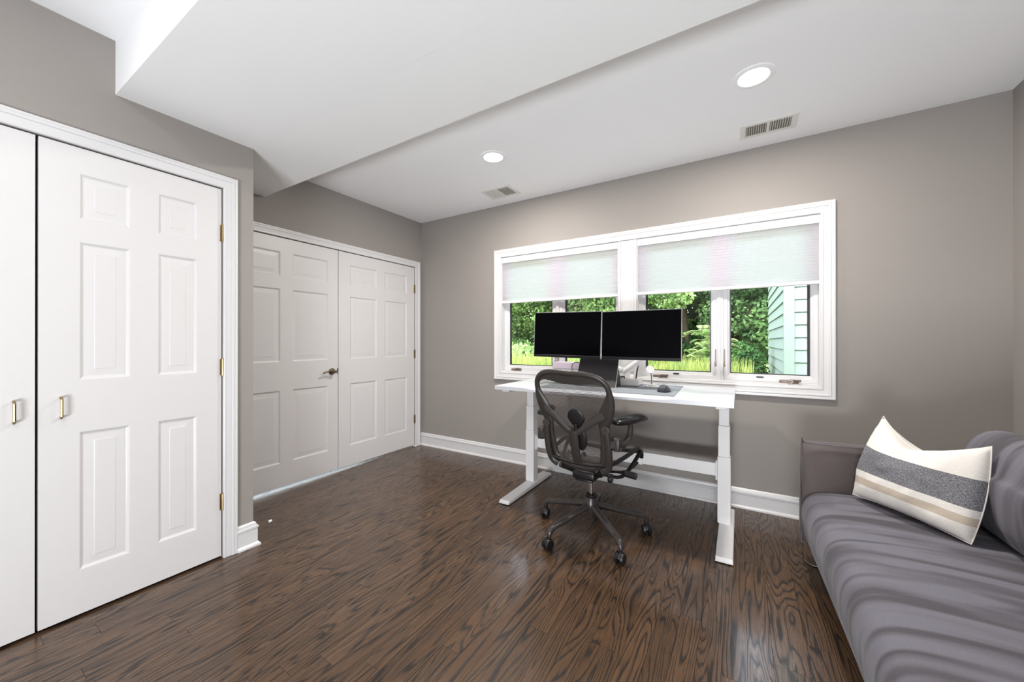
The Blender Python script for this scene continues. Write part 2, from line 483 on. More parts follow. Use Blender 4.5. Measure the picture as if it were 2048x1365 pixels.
def base_run(bm, pts, prof, close_ends=True):
    """baseboard: pts = xy polyline along the wall face, room on its left; prof = (z, proud)"""
    P = [Vector((p[0], p[1])) for p in pts]; n = len(P); nor = []
    for i in range(n-1):
        d = (P[i+1]-P[i]).normalized(); nor.append(Vector((-d.y, d.x)))
    rings = []
    for i, p in enumerate(P):
        if i == 0: m = nor[0]
        elif i == n-1: m = nor[-1]
        else:
            m = nor[i-1]+nor[i]; m = m/(m.length_squared/2) if m.length > 1e-6 else nor[i]
        rings.append([bm.verts.new((p.x+m.x*d, p.y+m.y*d, z)) for z, d in prof])
    for A, B in zip(rings, rings[1:]):
        for k in range(len(prof)-1): bm.faces.new((A[k], A[k+1], B[k+1], B[k]))
    if close_ends:
        for r in (rings[0], rings[-1]):
            try: bm.faces.new(r)
            except ValueError: pass

# ------------------------------------------------------------------ room shell
XC, XR, YW, XW, YB = -2.451, -3.18, 3.178, 1.278, -2.9
ZC, ZB = 2.582, 2.335
YB1, YB2, YK = 0.516, 1.49, 1.087
T = 0.16
DT = 2.05

bm = BM(); box(bm, -3.9, XW+T, YB-T, YW+T, -0.12, -0.016)
floor = struct('floor', bm, 'dark_gap')
bm = BM(); box(bm, -3.9, XW+T, YB-T, YW+T, ZC, ZC+0.2)
ceiling = struct('ceiling', bm, 'ceiling')
bm = BM()
box(bm, XC-0.001, XW, YB1, YK, ZB, ZC+0.01)
box(bm, XR-0.001, XW, YK-0.0005, YB2, ZB, ZC+0.01)
bmesh.ops.remove_doubles(bm, verts=bm.verts, dist=0.002)
obj('dropped_beam', bm, 'ceiling', ceiling)

# floorboards, laid towards the window wall
def plank_mesh(w, l, c):
    bm = BM(); g = 0.0005
    box(bm, -w/2+g, w/2-g, -l/2+g, l/2-g, -0.016, 0.0)
    me = bpy.data.meshes.new('plank'); bm.to_mesh(me); bm.free(); me.materials.append(M['wood'])
    return me
rng = random.Random(11)
x = XR-0.03; row = 0; count = 0
lengths = [0.62, 0.84, 1.06, 1.31, 1.55]
pm = {}
while x < XW:
    w = 0.0826 if (row % 7) not in (3,) else 0.118
    y = -0.35 - rng.random()*0.9
    end = YW+0.005 if x+w > XR+0.0 else YW
    while y < YW-0.001:
        l = rng.choice(lengths)
        if YW - (y+l) < 0.25: l = YW-y
        k = (w, round(l, 4))
        if k not in pm: pm[k] = plank_mesh(w, l, 0)
        o = bpy.data.objects.new('plank', pm[k]); C.objects.link(o); o.parent = floor
        o.location = (x+w/2, y+l/2, 0.0); count += 1
        y += l
    x += w; row += 1
bm = BM()
xx = XC
while xx < XW:
    box(bm, xx+0.0006, xx+0.082, YB, -1.25, -0.016, -0.0005); xx += 0.0826
box(bm, XC-1.2, XC, YB, -0.2, -0.016, -0.001)
o = obj('rear_planks', bm, 'wood', floor); o['kind'] = 'stuff'
bm = BM(); box(bm, -3.85, XR-0.03, YK, YW, -0.016, -0.001)
obj('glint_floor', bm, 'green_gap', floor)

# walls
WX0, WX1, WZ0, WZ1 = -2.067, 0.455, 0.893, 2.048
bm = BM()
box(bm, -3.9, WX0, YW, YW+T, 0, ZC); box(bm, WX1, XW+T, YW, YW+T, 0, ZC)
box(bm, WX0, WX1, YW, YW+T, 0, WZ0); box(bm, WX0, WX1, YW, YW+T, WZ1, ZC)
struct('wall_back', bm, 'wall')
bm = BM()
box(bm, XW, XW+T, YB-T, YW, 0, ZC)
struct('wall_right', bm, 'wall')
bm = BM(); box(bm, XC-T, XW, YB-T, YB, 0, ZC)
struct('wall_front', bm, 'wall')
CY0, CY1 = -0.348, 0.935       # closet opening
bm = BM()
box(bm, XC-0.1, XC, YB, CY0, 0, ZC); box(bm, XC-0.1, XC, CY1, YK, 0, ZC); box(bm, XC-0.1, XC, CY0, CY1, DT, ZC)
box(bm, XR-0.7, XC-0.1, YK-0.1, YK, 0, ZC)
struct('wall_left', bm, 'wall')
bm = BM()
box(bm, XC-0.65, XC-0.6, CY0-0.1, CY1+0.05, -0.016, ZC); box(bm, XC-0.6, XC-0.1, CY0-0.1, CY0-0.05, -0.016, ZC)
box(bm, XC-0.6, XC-0.1, CY0-0.05, CY1+0.05, 2.2, 2.25); box(bm, XC-0.6, XC-0.1, CY0-0.05, CY1+0.05, -0.0159, -0.0155)
struct('wall_closet', bm, 'dark_gap')
RY0, RY1 = 1.170, 3.077
bm = BM()
box(bm, XR-0.1, XR, YK, RY0, 0, ZC); box(bm, XR-0.1, XR, RY1, YW, 0, ZC); box(bm, XR-0.1, XR, RY0, RY1, DT, ZC)
box(bm, -3.9, -3.85, YK-.1, YW, .22, ZC)  # unseen panel added to cut the daylight reaching the gap under the doors
struct('wall_recess', bm, 'wall')

# baseboards
BP = [(0, 0), (0, .030), (.010, .029), (.018, .022), (.021, .017), (.100, .017), (.104, .021), (.114, .021), (.118, .013), (.132, .011), (.139, .004), (.140, 0)]
bm = BM(); base_run(bm, [(XW, YW), (XR, YW)], BP)
struct('baseboard_back', bm, 'trim', smooth=True, angle=25)
bm = BM(); base_run(bm, [(XR+.03, YK), (XC, YK), (XC, CY1+.064)], BP)
struct('baseboard_left', bm, 'trim', smooth=True, angle=25)
bm = BM(); base_run(bm, [(XW, YB), (XW, YW-0.03)], BP)
struct('baseboard_right', bm, 'trim', smooth=True, angle=25)

# casings
CP = [(0, 0), (0, .010), (.004, .013), (.010, .013), (.013, .011), (.020, .012), (.038, .015), (.042, .019), (.050, .020), (.052, .017), (.058, .020), (.064, .020), (.066, .017), (.066, 0)]
bm = BM(); frame_mould(bm, CY0, CY1, 0.0, DT, CP, lambda a, b, d: (XC+d, a, b), closed=False)
struct('trim_1', bm, 'trim', smooth=True, angle=20)
bm = BM(); frame_mould(bm, RY0+.0, RY1, 0.0, DT, CP, lambda a, b, d: (XR+d, a, b), closed=False)
struct('trim_2', bm, 'trim', smooth=True, angle=20)

# ------------------------------------------------------------------ doors
def panel_part(xf, y0, y1, z0, z1, parent):
    bm = BM(); rings = []
    for off, d in ((0, 0), (.003, -.001), (.008, -.0055), (.012, -.008), (.016, -.0085), (.044, -.0068), (.047, -.0055), (.05, -.0055)):
        rings.append([bm.verts.new((xf+d, a, b)) for a, b in ((y0+off, z0+off), (y1-off, z0+off), (y1-off, z1-off), (y0+off, z1-off))])
    for A, B in zip(rings, rings[1:]):
        for k in range(4): bm.faces.new((A[k], A[(k+1) % 4], B[(k+1) % 4], B[k]))
    bm.faces.new(rings[-1])
    back = [bm.verts.new((xf-.02, a, b)) for a, b in ((y0, z0), (y1, z0), (y1, z1), (y0, z1))]
    for k in range(4): bm.faces.new((back[k], back[(k+1) % 4], rings[0][(k+1) % 4], rings[0][k]))
    return obj('panel', bm, 'door', parent)

def door_leaf(name, xf, y0, y1, z0, z1, cols, rows):
    bm = BM(); th = .035
    ys = sorted({y0, y1} | {c for p in cols for c in p}); zs = sorted({z0, z1} | {r for p in rows for r in p})
    for i in range(len(ys)-1):
        for j in range(len(zs)-1):
            if any(abs(ys[i]-a) < 1e-6 for a, b in cols) and any(abs(zs[j]-a) < 1e-6 for a, b in rows): continue
            v = [bm.verts.new((xf, a, b)) for a, b in ((ys[i], zs[j]), (ys[i+1], zs[j]), (ys[i+1], zs[j+1]), (ys[i], zs[j+1]))]
            bm.faces.new(v)
    f = [bm.verts.new((xf, a, b)) for a, b in ((y0, z0), (y1, z0), (y1, z1), (y0, z1))]
    k = [bm.verts.new((xf-th, a, b)) for a, b in ((y0, z0), (y1, z0), (y1, z1), (y0, z1))]
    bm.faces.new(k)
    for i in range(4): bm.faces.new((f[i], f[(i+1) % 4], k[(i+1) % 4], k[i]))
    leaf = struct(name, bm, 'door')
    for a, b in cols:
        for c, d in rows: panel_part(xf, a, b, c, d, leaf)
    return leaf

def hinge(xf, y, zc, parent):
    bm = BM()
    cyl(bm, (xf+.008, y, zc-.046), (xf+.008, y, zc+.046), .0065, seg=10)
    for q in (-.0465, .0465): cyl(bm, (xf+.008, y, zc+q-.003), (xf+.008, y, zc+q+.003), .0045, seg=8)
    box(bm, xf-.002, xf+.003, y-.012, y+.010, zc-.045, zc+.045)
    obj('hinge', bm, 'brass', parent, smooth=True)

ROWS = [(.203, .806), (1.033, 1.635), (1.733, 1.933)]
XF = XC-.004
d1 = door_leaf('door_1', XF, -.343, .288, .012, 2.044, [(-.234, -.079), (.022, .179)], ROWS)
d2 = door_leaf('door_2', XF, .296, .930, .012, 2.044, [(.408, .566), (.666, .821)], ROWS)
for y, p in ((.235, d1), (.355, d2)):
    bm = BM()
    pts = [(XF, y, .962), (XF+.020, y, .962), (XF+.026, y, .955), (XF+.026, y, .885), (XF+.020, y, .878), (XF, y, .878)]
    sweep(bm, pts, .0055, .0045, up=(0, 1, 0), seg=8)
    obj('handle', bm, 'brass', p, smooth=True)
for z in (1.80, 1.058, .312): hinge(XF, .934, z, d2)
XF2 = XR-.004
ROWS2 = [(.206, .800), (1.032, 1.630), (1.733, 1.932)]
d3 = door_leaf('door_3', XF2, 1.175, 2.118, .016, 2.044, [(1.297, 1.611), (1.708, 2.022)], ROWS2)
d4 = door_leaf('door_4', XF2, 2.124, 3.070, .016, 2.044, [(2.243, 2.552), (2.651, 2.957)], ROWS2)
for z in (1.80, 1.058, .312): hinge(XF2, 3.075, z, d4)
bm = BM(); ym, zm = 2.057, .925
rot = Matrix.Rotation(R(90), 4, 'Y')
lathe(bm, [(0, 0), (.030, 0), (.031, .004), (.028, .008), (.020, .010), (.011, .012), (.011, .045), (.014, .048), (.014, .060), (0, .062)], (XF2, ym, zm), 24, rot)
o = obj('handle', bm, 'bronze', d3, smooth=True)
bm = BM()
pts = smooth_pts([(XF2+.052, ym+.012, zm), (XF2+.053, ym-.02, zm+.003), (XF2+.052, ym-.055, zm+.008), (XF2+.050, ym-.085, zm+.004), (XF2+.046, ym-.110, zm-.008)], 4)
sweep(bm, pts, [.0085]*5+[.007]*(len(pts)-5), [.011]*5+[.008]*(len(pts)-5), up=(0, 0, 1), seg=10)
obj('lever', bm, 'bronze', o, smooth=True)
bm = BM(); box(bm, XF2-.001, XF2+.002, 2.112, 2.118, zm-.028, zm+.028)
obj('strike_plate', bm, 'black_plastic', d3)
# spring door stop on the closet corner baseboard
ds = thing('door_stop', 'small brass spring door stop with white rubber tip on baseboard corner', 'door stop', (XC-.02, YK+.02, .09))
bm = BM(); p0 = Vector((XC-.02, YK+.018, .088)); p1 = p0+Vector((.004, .075, 0.006))
cyl(bm, p0, p0+Vector((0, .006, 0)), .009)
pts = []
for i in range(90):
    t = i/89; a = t*2*math.pi*11
    pts.append(p0.lerp(p1, t)+Vector((math.cos(a)*.0045, 0, math.sin(a)*.0045)))
sweep(bm, pts, .0013, seg=5)
obj('spring', bm, 'brass', ds, smooth=True)
bm = BM(); cyl(bm, p1, p1+Vector((0, .016, .001)), .008, .007, 12)
obj('rubber_tip', bm, 'white_plastic', ds, smooth=True)

# ------------------------------------------------------------------ windows
WP = [(0, 0), (0, .012), (.004, .015), (.012, .015), (.015, .012), (.024, .013), (.040, .017), (.044, .021), (.052, .022), (.055, .018), (.062, .022), (.072, .023), (.076, .019), (.078, 0)]
bm = BM(); frame_mould(bm, WX0, WX1, WZ0, WZ1, WP, lambda a, b, d: (a, YW-d, b))
struct('trim_3', bm, 'trim', smooth=True, angle=20)
# centre post between the two window units
PX0, PX1 = -.883, -.728
bm = BM(); box(bm, PX0, PX1, YW-.004, YW+.13, WZ0, WZ1, .002)
for a, b, d in ((PX0+.004, PX0+.022, .006), (PX0+.026, PX0+.040, .003), (PX1-.022, PX1-.004, .006), (PX1-.040, PX1-.026, .003)):
    box(bm, a, b, YW-.004-d, YW, WZ0+.001, WZ1-.001, .0015)
t4 = struct('trim_4', bm, 'trim')
bm = BM(); box(bm, -.852, -.832, YW-.0065, YW-.003, 1.74, 1.985, .001); box(bm, -.847, -.845, YW-.0075, YW-.005, 1.76, 1.97)
obj('access_cover', bm, 'trim', t4)

def sash(parent, x0, x1, gx0, gx1, label):
    z0, z1, gz0, gz1 = .902, 2.04, .962, 1.985
    bm = BM()
    y0 = YW+.064
    mp = lambda a, b, d: (a, y0+.028-d, b)
    # sash frame as mitred moulding stepping back to the glass
    a0, a1, b0, b1 = gx0, gx1, gz0, gz1
    def ring(da, d):
        return [bm.verts.new((a, y0+d, b)) for a, b in ((a0-da[0], b0-da[2]), (a0-da[0], b1+da[3]), (a1+da[1], b1+da[3]), (a1+da[1], b0-da[2]))]
    full = (gx0-x0, x1-gx1, gz0-z0, z1-gz1)
    sc = lambda s: tuple(q*s for q in full)
    R_ = [ring(sc(1), .035), ring(sc(1), 0), ring(sc(.42), 0), ring(sc(.36), .006), ring(sc(.14), .009), ring(sc(.10), .014), ring(sc(0.0), .020), ring(sc(0), .034)]
    for A, B in zip(R_, R_[1:]):
        for k in range(4): bm.faces.new((A[k], A[(k+1) % 4], B[(k+1) % 4], B[k]))
    s = obj('sash', bm, 'vinyl', parent)
    bm = BM()
    w = .006
    for r in ((gx0, gx0+w, gz0, gz1), (gx1-w, gx1, gz0, gz1), (gx0, gx1, gz0, gz0+w), (gx0, gx1, gz1-w, gz1)):
        box(bm, r[0], r[1], y0+.018, y0+.028, r[2], r[3])
    if label: box(bm, gx1-.014, gx1-w, y0+.022, y0+.028, gz0, gz1) if label == 'R' else box(bm, gx0+w, gx0+.016, y0+.022, y0+.028, gz0, gz1)
    obj('gasket', bm, 'gasket', s)
    bm = BM(); box(bm, gx0, gx1, y0+.030, y0+.034, gz0, gz1)
    obj('pane', bm, 'glass', s)
    return s

def window(name, x0, x1, mx0, mx1, g, cranks, locks, sides):
    w = setting(name, (x0, YW, WZ0))
    bm = BM()
    e = .006
    # jamb lining
    box(bm, x0, x0+e, YW+.001, YW+.15, WZ0, WZ1); box(bm, x1-e, x1, YW+.001, YW+.15, WZ0, WZ1)
    box(bm, x0+e, x1-e, YW+.001, YW+.15, WZ0, WZ0+e+.003); box(bm, x0+e, x1-e, YW+.001, YW+.15, WZ1-e, WZ1)
    box(bm, x0+e, x1-e, YW+.03, YW+.062, WZ0, WZ0+.016, .003)
    obj('window_frame', bm, 'vinyl', w)
    bm = BM(); box(bm, mx0, mx1, YW+.052, YW+.14, WZ0, WZ1, .002); box(bm, (mx0+mx1)/2-.006, (mx0+mx1)/2+.006, YW+.046, YW+.06, WZ0, WZ1, .002)
    obj('mullion', bm, 'vinyl', w)
    s1 = sash(w, x0+e, mx0, g[0], g[1], sides[0]); s2 = sash(w, mx1, x1-e, g[2], g[3], sides[1])
    for cx in cranks:
        bm = BM()
        box(bm, cx-.055, cx+.055, YW+.030, YW+.062, WZ0+.014, WZ0+.034, .006, 2)
        cyl(bm, (cx, YW+.030, WZ0+.025), (cx, YW+.022, WZ0+.030), .011, .009, 12)
        sweep(bm, smooth_pts([(cx-.005, YW+.024, WZ0+.030), (cx+.02, YW+.020, WZ0+.040), (cx+.05, YW+.022, WZ0+.036)], 4), .005, .004, seg=8)
        cyl(bm, (cx+.05, YW+.024, WZ0+.037), (cx+.062, YW+.014, WZ0+.036), .006, .007, 10)
        obj('crank', bm, 'crank', w, smooth=True)
    for lx in locks:
        bm = BM()
        box(bm, lx-.003, lx+.003, YW+.038, YW+.050, 1.035, 1.140, .0015)
        sweep(bm, smooth_pts([(lx, YW+.042, 1.05), (lx-.002, YW+.034, 1.03), (lx+.003, YW+.026, 1.015), (lx-.008, YW+.024, 1.012)], 3), .006, .004, seg=8)
        obj('lock_lever', bm, 'crank', w, smooth=True)
    return w, s1, s2
w1, a1, a2 = window('window_1', WX0, PX0, -1.487, -1.452, (-2.012, -1.537, -1.402, -.930), (-1.915,), (-1.482, -1.457), ('L', 'L'))
w2, b1, b2 = window('window_2', PX1, WX1, -.150, -.108, (-.674, -.193, -.063, .410), (-.555, .290), (-.158, -.100), ('L', 'R'))
for cx in (-.46, .10):
    bm = BM(); box(bm, cx, cx+.045, YW+.058, YW+.066, .938, .947, .002)
    obj('sash_badge', bm, 'black_plastic', w2)
bm = BM()
for dx, r in ((0, .010), (.012, .006)):
    pts = [(.292+dx+math.sin(i*.9)*r, YW+.013+.002*math.cos(i), .93-.0045*i) for i in range(15)]
    sweep(bm, smooth_pts(pts, 3), .0016, seg=6)
tag(obj('shade_cord', bm, 'white_plastic'), 'thin white cord tied round the right window crank', 'cord')

# shades
def shade(x0, x1, zb, label):
    t = thing('cellular_shade', label, 'window shade', ((x0+x1)/2, YW+.02, WZ1), 0, 'cellular shades')
    bm = BM(); box(bm, x0, x1, YW-.002, YW+.045, WZ1-.060, WZ1-.004, .002)
    obj('headrail', bm, 'trim', t)
    bm = BM(); z = WZ1-.060; p = .0205; rows = []
    n = int((z-zb-.024)/p); p = (z-zb-.024)/n
    for i in range(2*n+1):
        rows.append((z-i*p/2, YW+.018-(.0035 if i % 2 else 0)))
    A = None
    for zz, yy in rows:
        B = [bm.verts.new((x0+.002, yy, zz)), bm.verts.new((x1-.002, yy, zz))]
        if A: bm.faces.new((A[0], A[1], B[1], B[0]))
        A = B
    obj('fabric', bm, 'shade', t)
    bm = BM(); box(bm, x0, x1, YW+.002, YW+.032, zb, zb+.024, .004, 2)
    obj('bottom_rail', bm, 'trim', t)
shade(WX0+.004, PX0-.003, 1.583, 'white cellular shade over the narrower left window, lowered a bit less than halfway')
shade(PX1+.003, WX1-.004, 1.583, 'white cellular shade over the wider right window')

# ------------------------------------------------------------------ ceiling fittings
def downlight(x, y, label, dim=1.0):
    t = thing('recessed_light', label, 'ceiling light', (x, y, ZC), 0, 'recessed ceiling lights')
    bm = BM(); lathe(bm, [(.098, 0), (.097, -.003), (.092, -.005), (.072, -.006), (.070, -.004), (.070, 0)], (x, y, ZC), 40)
    obj('trim_ring', bm, 'ceiling', t, smooth=True)
    bm = BM(); lathe(bm, [(.070, -.002), (.05, -.004), (0, -.005)], (x, y, ZC), 32)
    obj('lens', bm, 'lamp_lens', t, smooth=True)
    ld = bpy.data.lights.new('lamp_glow', 'AREA'); ld.shape = 'DISK'; ld.size = .13; ld.energy = DOWNLIGHT_POWER*dim; ld.color = DOWNLIGHT_COLOR
    lo = bpy.data.objects.new('lamp_glow', ld); C.objects.link(lo); lo.parent = t; lo.location = (0, 0, -.008)
downlight(-1.577, 2.314, 'lit round recessed light nearer the corner with the double doors', 1.35)
downlight(.061, 2.318, 'lit round recessed light above the right end of the window', 1.15)
downlight(-1.577, .02, 'lit recessed light in the ceiling in front of the beam, over the closet doors', .2)
downlight(.061, -.55, 'lit recessed light in the ceiling behind the viewpoint', .8)

def vent(x0, x1, y0, y1, label, side):
    t = thing('ceiling_vent', label, 'vent', ((x0+x1)/2, (y0+y1)/2, ZC), 0, 'ceiling air vents')
    z = ZC; xm = (x0+x1)/2
    bm = BM()
    b = .026
    for r in ((x0, x1, y0, y0+b), (x0, x1, y1-b, y1), (x0, x0+b+.006, y0+b, y1-b), (x1-b-.006, x1, y0+b, y1-b), (xm-.008, xm+.008, y0+b, y1-b)):
        box(bm, r[0], r[1], r[2], r[3], z-.006, z, .001)
    obj('vent_frame', bm, 'vent', t)
    bm = BM(); box(bm, x0+.01, x1-.01, y0+.01, y1-.01, z-.0015, z)
    obj('backing', bm, 'vent_dark', t)
    for k, (a, c) in enumerate(((x0+b+.006, xm-.008), (xm+.008, x1-b-.006))):
        n = 9
        for i in range(n):
            xc = a+(c-a)*(i+.5)/n
            bm = BM()
            ang = R(35) if k == 0 else R(-28)
            if side == 'closed' and k == 0: ang = R(80)
            if side == 'closed' and k == 1: ang = R(-5)
            wd = (c-a)/n*.5 if side != 'closed' or k == 0 else (c-a)/n*.3
            m = Matrix.Translation((xc, 0, z-.0045)) @ Matrix.Rotation(ang, 4, 'Y')
            box(bm, -.0006, .0006, y0+b, y1-b, -wd*.62, wd*.62)
            bmesh.ops.transform(bm, matrix=m, verts=bm.verts)
            for v in bm.verts: v.co.z = min(v.co.z, z-.0016)
            obj('slat', bm, 'vent', t)
    bm = BM(); cyl(bm, (x0+.018, y1-.03, z-.006), (x0+.018, y1-.03, z-.018), .004, .003, 8)
    obj('damper_lever', bm, 'vent', t)
    return t
vent(.002, .306, 2.813, 2.995, 'white ceiling vent near the wall above the right window, both grilles open', 'open')
vent(-2.045, -1.735, 2.79, 3.005, 'white ceiling vent near the double doors, one half closed', 'closed')

# ------------------------------------------------------------------ standing desk
DX0, DX1, DY0, DY1, DZ = -1.55, -.027, 2.295, 3.062, .873
desk = thing('standing_desk', 'white height-adjustable standing desk below the window', 'desk', ((DX0+DX1)/2, 2.7, 0))
bm = BM(); n = 60; secs = []
for i in range(n+1):
    xx = DX0+(DX1-DX0)*i/n
    s = min(1, max(0, (xx-(DX0+.22))/.12)) * min(1, max(0, ((DX1-.26)-xx)/.12)); s = s*s*(3-2*s)
    c = .030*s; d = .010*s
    secs.append([bm.verts.new(p) for p in ((xx, DY0, DZ-.027), (xx, DY0, DZ-.002-d), (xx, DY0+.003+c*.5, DZ-d*.35-.0005), (xx, DY0+.004+c, DZ), (xx, DY1, DZ), (xx, DY1, DZ-.027))])
for A, B in zip(secs, secs[1:]):
    for k in range(6): bm.faces.new((A[k], A[(k+1) % 6], B[(k+1) % 6], B[k]))
bm.faces.new(secs[0]); bm.faces.new(secs[-1][::-1])
obj('desktop', bm, 'desk_top', desk)
for s, (c0, c1, f0, f1) in enumerate(((-1.535, -1.460, -1.524, -1.440), (-.125, -.050, -.116, -.032))):
    cx = (c0+c1)/2; y0, y1 = 2.735, 2.815
    leg = None
    bm = BM(); box(bm, c0, c1, y0, y1, .036, .46, .004, 2)
    leg = obj('leg', bm, 'white_metal', desk)
    bm = BM(); box(bm, c0+.004, c1-.004, y0+.004, y1-.004, .46, .66, .004, 2)
    obj('middle_tube', bm, 'white_metal', leg)
    bm = BM(); box(bm, c0+.008, c1-.008, y0+.008, y1-.008, .66, .818, .004, 2)
    obj('inner_tube', bm, 'white_metal', leg)
    bm = BM()
    # foot: low bar, chamfered at both ends, thicker in the middle
    P = []
    for yy, h in ((2.312, .010), (2.326, .024), (2.70, .034), (2.84, .034), (3.03, .024), (3.044, .010)):
        P.append([bm.verts.new(p) for p in ((f0, yy, .006), (f0, yy, h), (f0+.004, yy, h+.004), (f1-.004, yy, h+.004), (f1, yy, h), (f1, yy, .006))])
    for A, B in zip(P, P[1:]):
        for k in range(6): bm.faces.new((A[k], A[(k+1) % 6], B[(k+1) % 6], B[k]))
    bm.faces.new(P[0]); bm.faces.new(P[-1][::-1])
    ft = obj('foot', bm, 'white_metal', desk)
    for yy in (2.345, 3.01):
        bm = BM(); lathe(bm, [(0, 0), (.016, 0), (.016, .0065), (0, .0065)], ((f0+f1)/2, yy, 0), 16)
        obj('levelling_pad', bm, 'black_plastic', ft)
    bm = BM(); box(bm, cx-.03, cx+.03, 2.36, 3.0, .822, .845, .003)
    obj('top_bracket', bm, 'white_metal', desk)
bm = BM(); box(bm, -1.452, -.60, 2.783, 2.803, .312, .408, .002); box(bm, -.62, -.133, 2.786, 2.80, .318, .402, .002)
cb = obj('crossbar', bm, 'white_metal', desk)
for r in ((-1.459, -1.448), (-.137, -.126)):
    bm = BM(); box(bm, r[0], r[1], 2.765, 2.812, .298, .422, .002)
    obj('bracket', bm, 'white_metal', cb)
for r in ((2.70, 2.73), (2.86, 2.89)):
    bm = BM(); box(bm, -1.45, -.13, r[0], r[1], .80, .84, .002)
    obj('rail', bm, 'white_metal', desk)

# desk mat
bm = BM(); v = [bm.verts.new((a, b, DZ)) for a, b in ((-1.225, 2.375), (-.333, 2.385), (-.352, 2.965), (-1.235, 2.955))]
f = bm.faces.new(v); r = bmesh.ops.extrude_face_region(bm, geom=[f])
for q in r['geom']:
    if isinstance(q, bmesh.types.BMVert): q.co.z += .003
tag(obj('desk_mat', bm, 'mat_grey'), 'blue-grey rectangular desk mat on the white desk', 'desk mat')
MZ = DZ+.003

# ------------------------------------------------------------------ monitors and arm
def monitor(x0, x1, z0, z1, y, rz, ry, label, tilt=3):
    w, h = x1-x0, z1-z0
    t = thing('monitor', label, 'monitor', ((x0+x1)/2, y, (z0+z1)/2), 0, 'black monitors')
    mt = Matrix.Translation(((x0+x1)/2, y, (z0+z1)/2)) @ Matrix.Rotation(R(rz), 4, 'Z') @ Matrix.Rotation(R(-tilt), 4, 'X') @ Matrix.Rotation(R(ry), 4, 'Y')
    bm = BM(); box(bm, -w/2, w/2, 0, .012, -h/2, h/2, .002); box(bm, -w/2+.05, w/2-.05, .012, .040, -h/2+.03, h/2-.05, .012, 2)
    bmesh.ops.transform(bm, matrix=mt, verts=bm.verts); obj('housing', bm, 'bezel', t)
    bm = BM()
    for r in ((-w/2, w/2, h/2-.004, h/2+.001), (-w/2-.001, -w/2+.0025, -h/2, h/2), (w/2-.0025, w/2+.001, -h/2, h/2)):
        box(bm, r[0], r[1], .001, .0115, r[2], r[3])
    bmesh.ops.transform(bm, matrix=mt, verts=bm.verts); obj('rim', bm, 'silver', t)
    bm = BM(); box(bm, -w/2+.003, w/2-.003, -.0015, .0005, -h/2+.020, h/2-.004)
    bmesh.ops.transform(bm, matrix=mt, verts=bm.verts); obj('screen', bm, 'screen', t)
    bm = BM(); box(bm, -w/2+.001, w/2-.001, -.003, .001, -h/2, -h/2+.019, .001)
    box(bm, -.016, .016, -.0036, -.003, -h/2+.007, -h/2+.011)
    bmesh.ops.transform(bm, matrix=mt, verts=bm.verts); obj('chin', bm, 'bezel', t)
    return mt
m1 = monitor(-1.378, -.846, 1.078, 1.420, 2.60, 0.6, 1.0, 'black monitor on the left, above the propped tablet', 2)
m2 = monitor(-.840, -.318, 1.073, 1.410, 2.60, -1.0, 0.2, 'black monitor on the right, above the phone charger', 2)
arm = thing('monitor_stand', 'white dual monitor stand with folding arms clamped at the rear of the desk', 'monitor arm', (-.80, 2.98, DZ))
bm = BM(); box(bm, -.84, -.76, 2.93, 3.04, DZ, DZ+.012, .003); cyl(bm, (-.80, 2.98, DZ+.01), (-.80, 2.98, DZ+.09), .022, seg=20)
obj('clamp', bm, 'white_metal', arm, smooth=True)
for s, (ex, hx) in ((1, (-.60, -.579)), (-1, (-1.02, -1.11))):
    bm = BM()
    p0 = (-.80, 2.98, DZ+.075+(.0 if s > 0 else .02)); p1 = (ex, 2.93, 1.10 if s > 0 else 1.12); p2 = (hx, 2.70, 1.245)
    cyl(bm, (p0[0], p0[1], p0[2]-.018), (p0[0], p0[1], p0[2]+.022), .026, seg=16)
    sweep(bm, [p0, p1], .018, .021, up=(0, 0, 1), seg=10)
    cyl(bm, (p1[0], p1[1], p1[2]-.035), (p1[0], p1[1], p1[2]+.035), .022, seg=16)
    sweep(bm, [p1, p2], .015, .018, up=(0, 0, 1), seg=10)
    box(bm, hx-.05, hx+.05, 2.645, 2.655, 1.195, 1.295, .003); cyl(bm, p2, (hx, 2.65, 1.245), .02, seg=14)
    obj('arm', bm, 'white_metal', arm, smooth=True)

# tablet propped in its folio
tb = thing('tablet', 'dark propped tablet display standing on the desk behind the chair', 'tablet', (-.885, 2.66, MZ))
V = lambda *p: Vector(p)
def slab(bm, bl, br, tr, tl, th):
    n = (br-bl).cross(tl-bl).normalized()
    a = [bm.verts.new(p) for p in (bl, br, tr, tl)]; b = [bm.verts.new(p+n*th) for p in (bl, br, tr, tl)]
    bm.faces.new(a); bm.faces.new(b[::-1])
    for k in range(4): bm.faces.new((a[k], b[k], b[(k+1) % 4], a[(k+1) % 4]))
tbl, tbr, ttr, ttl = V(-1.035, 2.59, MZ+.001), V(-.742, 2.60, MZ+.001), V(-.752, 2.72, 1.072), V(-1.040, 2.71, 1.075)
bm = BM(); slab(bm, tbl, tbr, ttr, ttl, -.008)
obj('body', bm, 'tablet', tb)
bm = BM(); e = Vector((.0025, 0, 0))
slab(bm, tbr-e, tbr+e, ttr+e, ttr-e, -.009); slab(bm, ttl+V(0, 0, -.001), ttr+V(0, 0, -.001), ttr+V(0, 0, .002), ttl+V(0, 0, .002), -.009)
obj('edge_band', bm, 'silver', tb)
bm = BM(); slab(bm, V(-1.0, 2.61, MZ+.02), V(-.77, 2.62, MZ+.02), V(-.782, 2.711, 1.045), V(-1.01, 2.70, 1.045), .0006)
obj('screen', bm, 'tablet', tb)
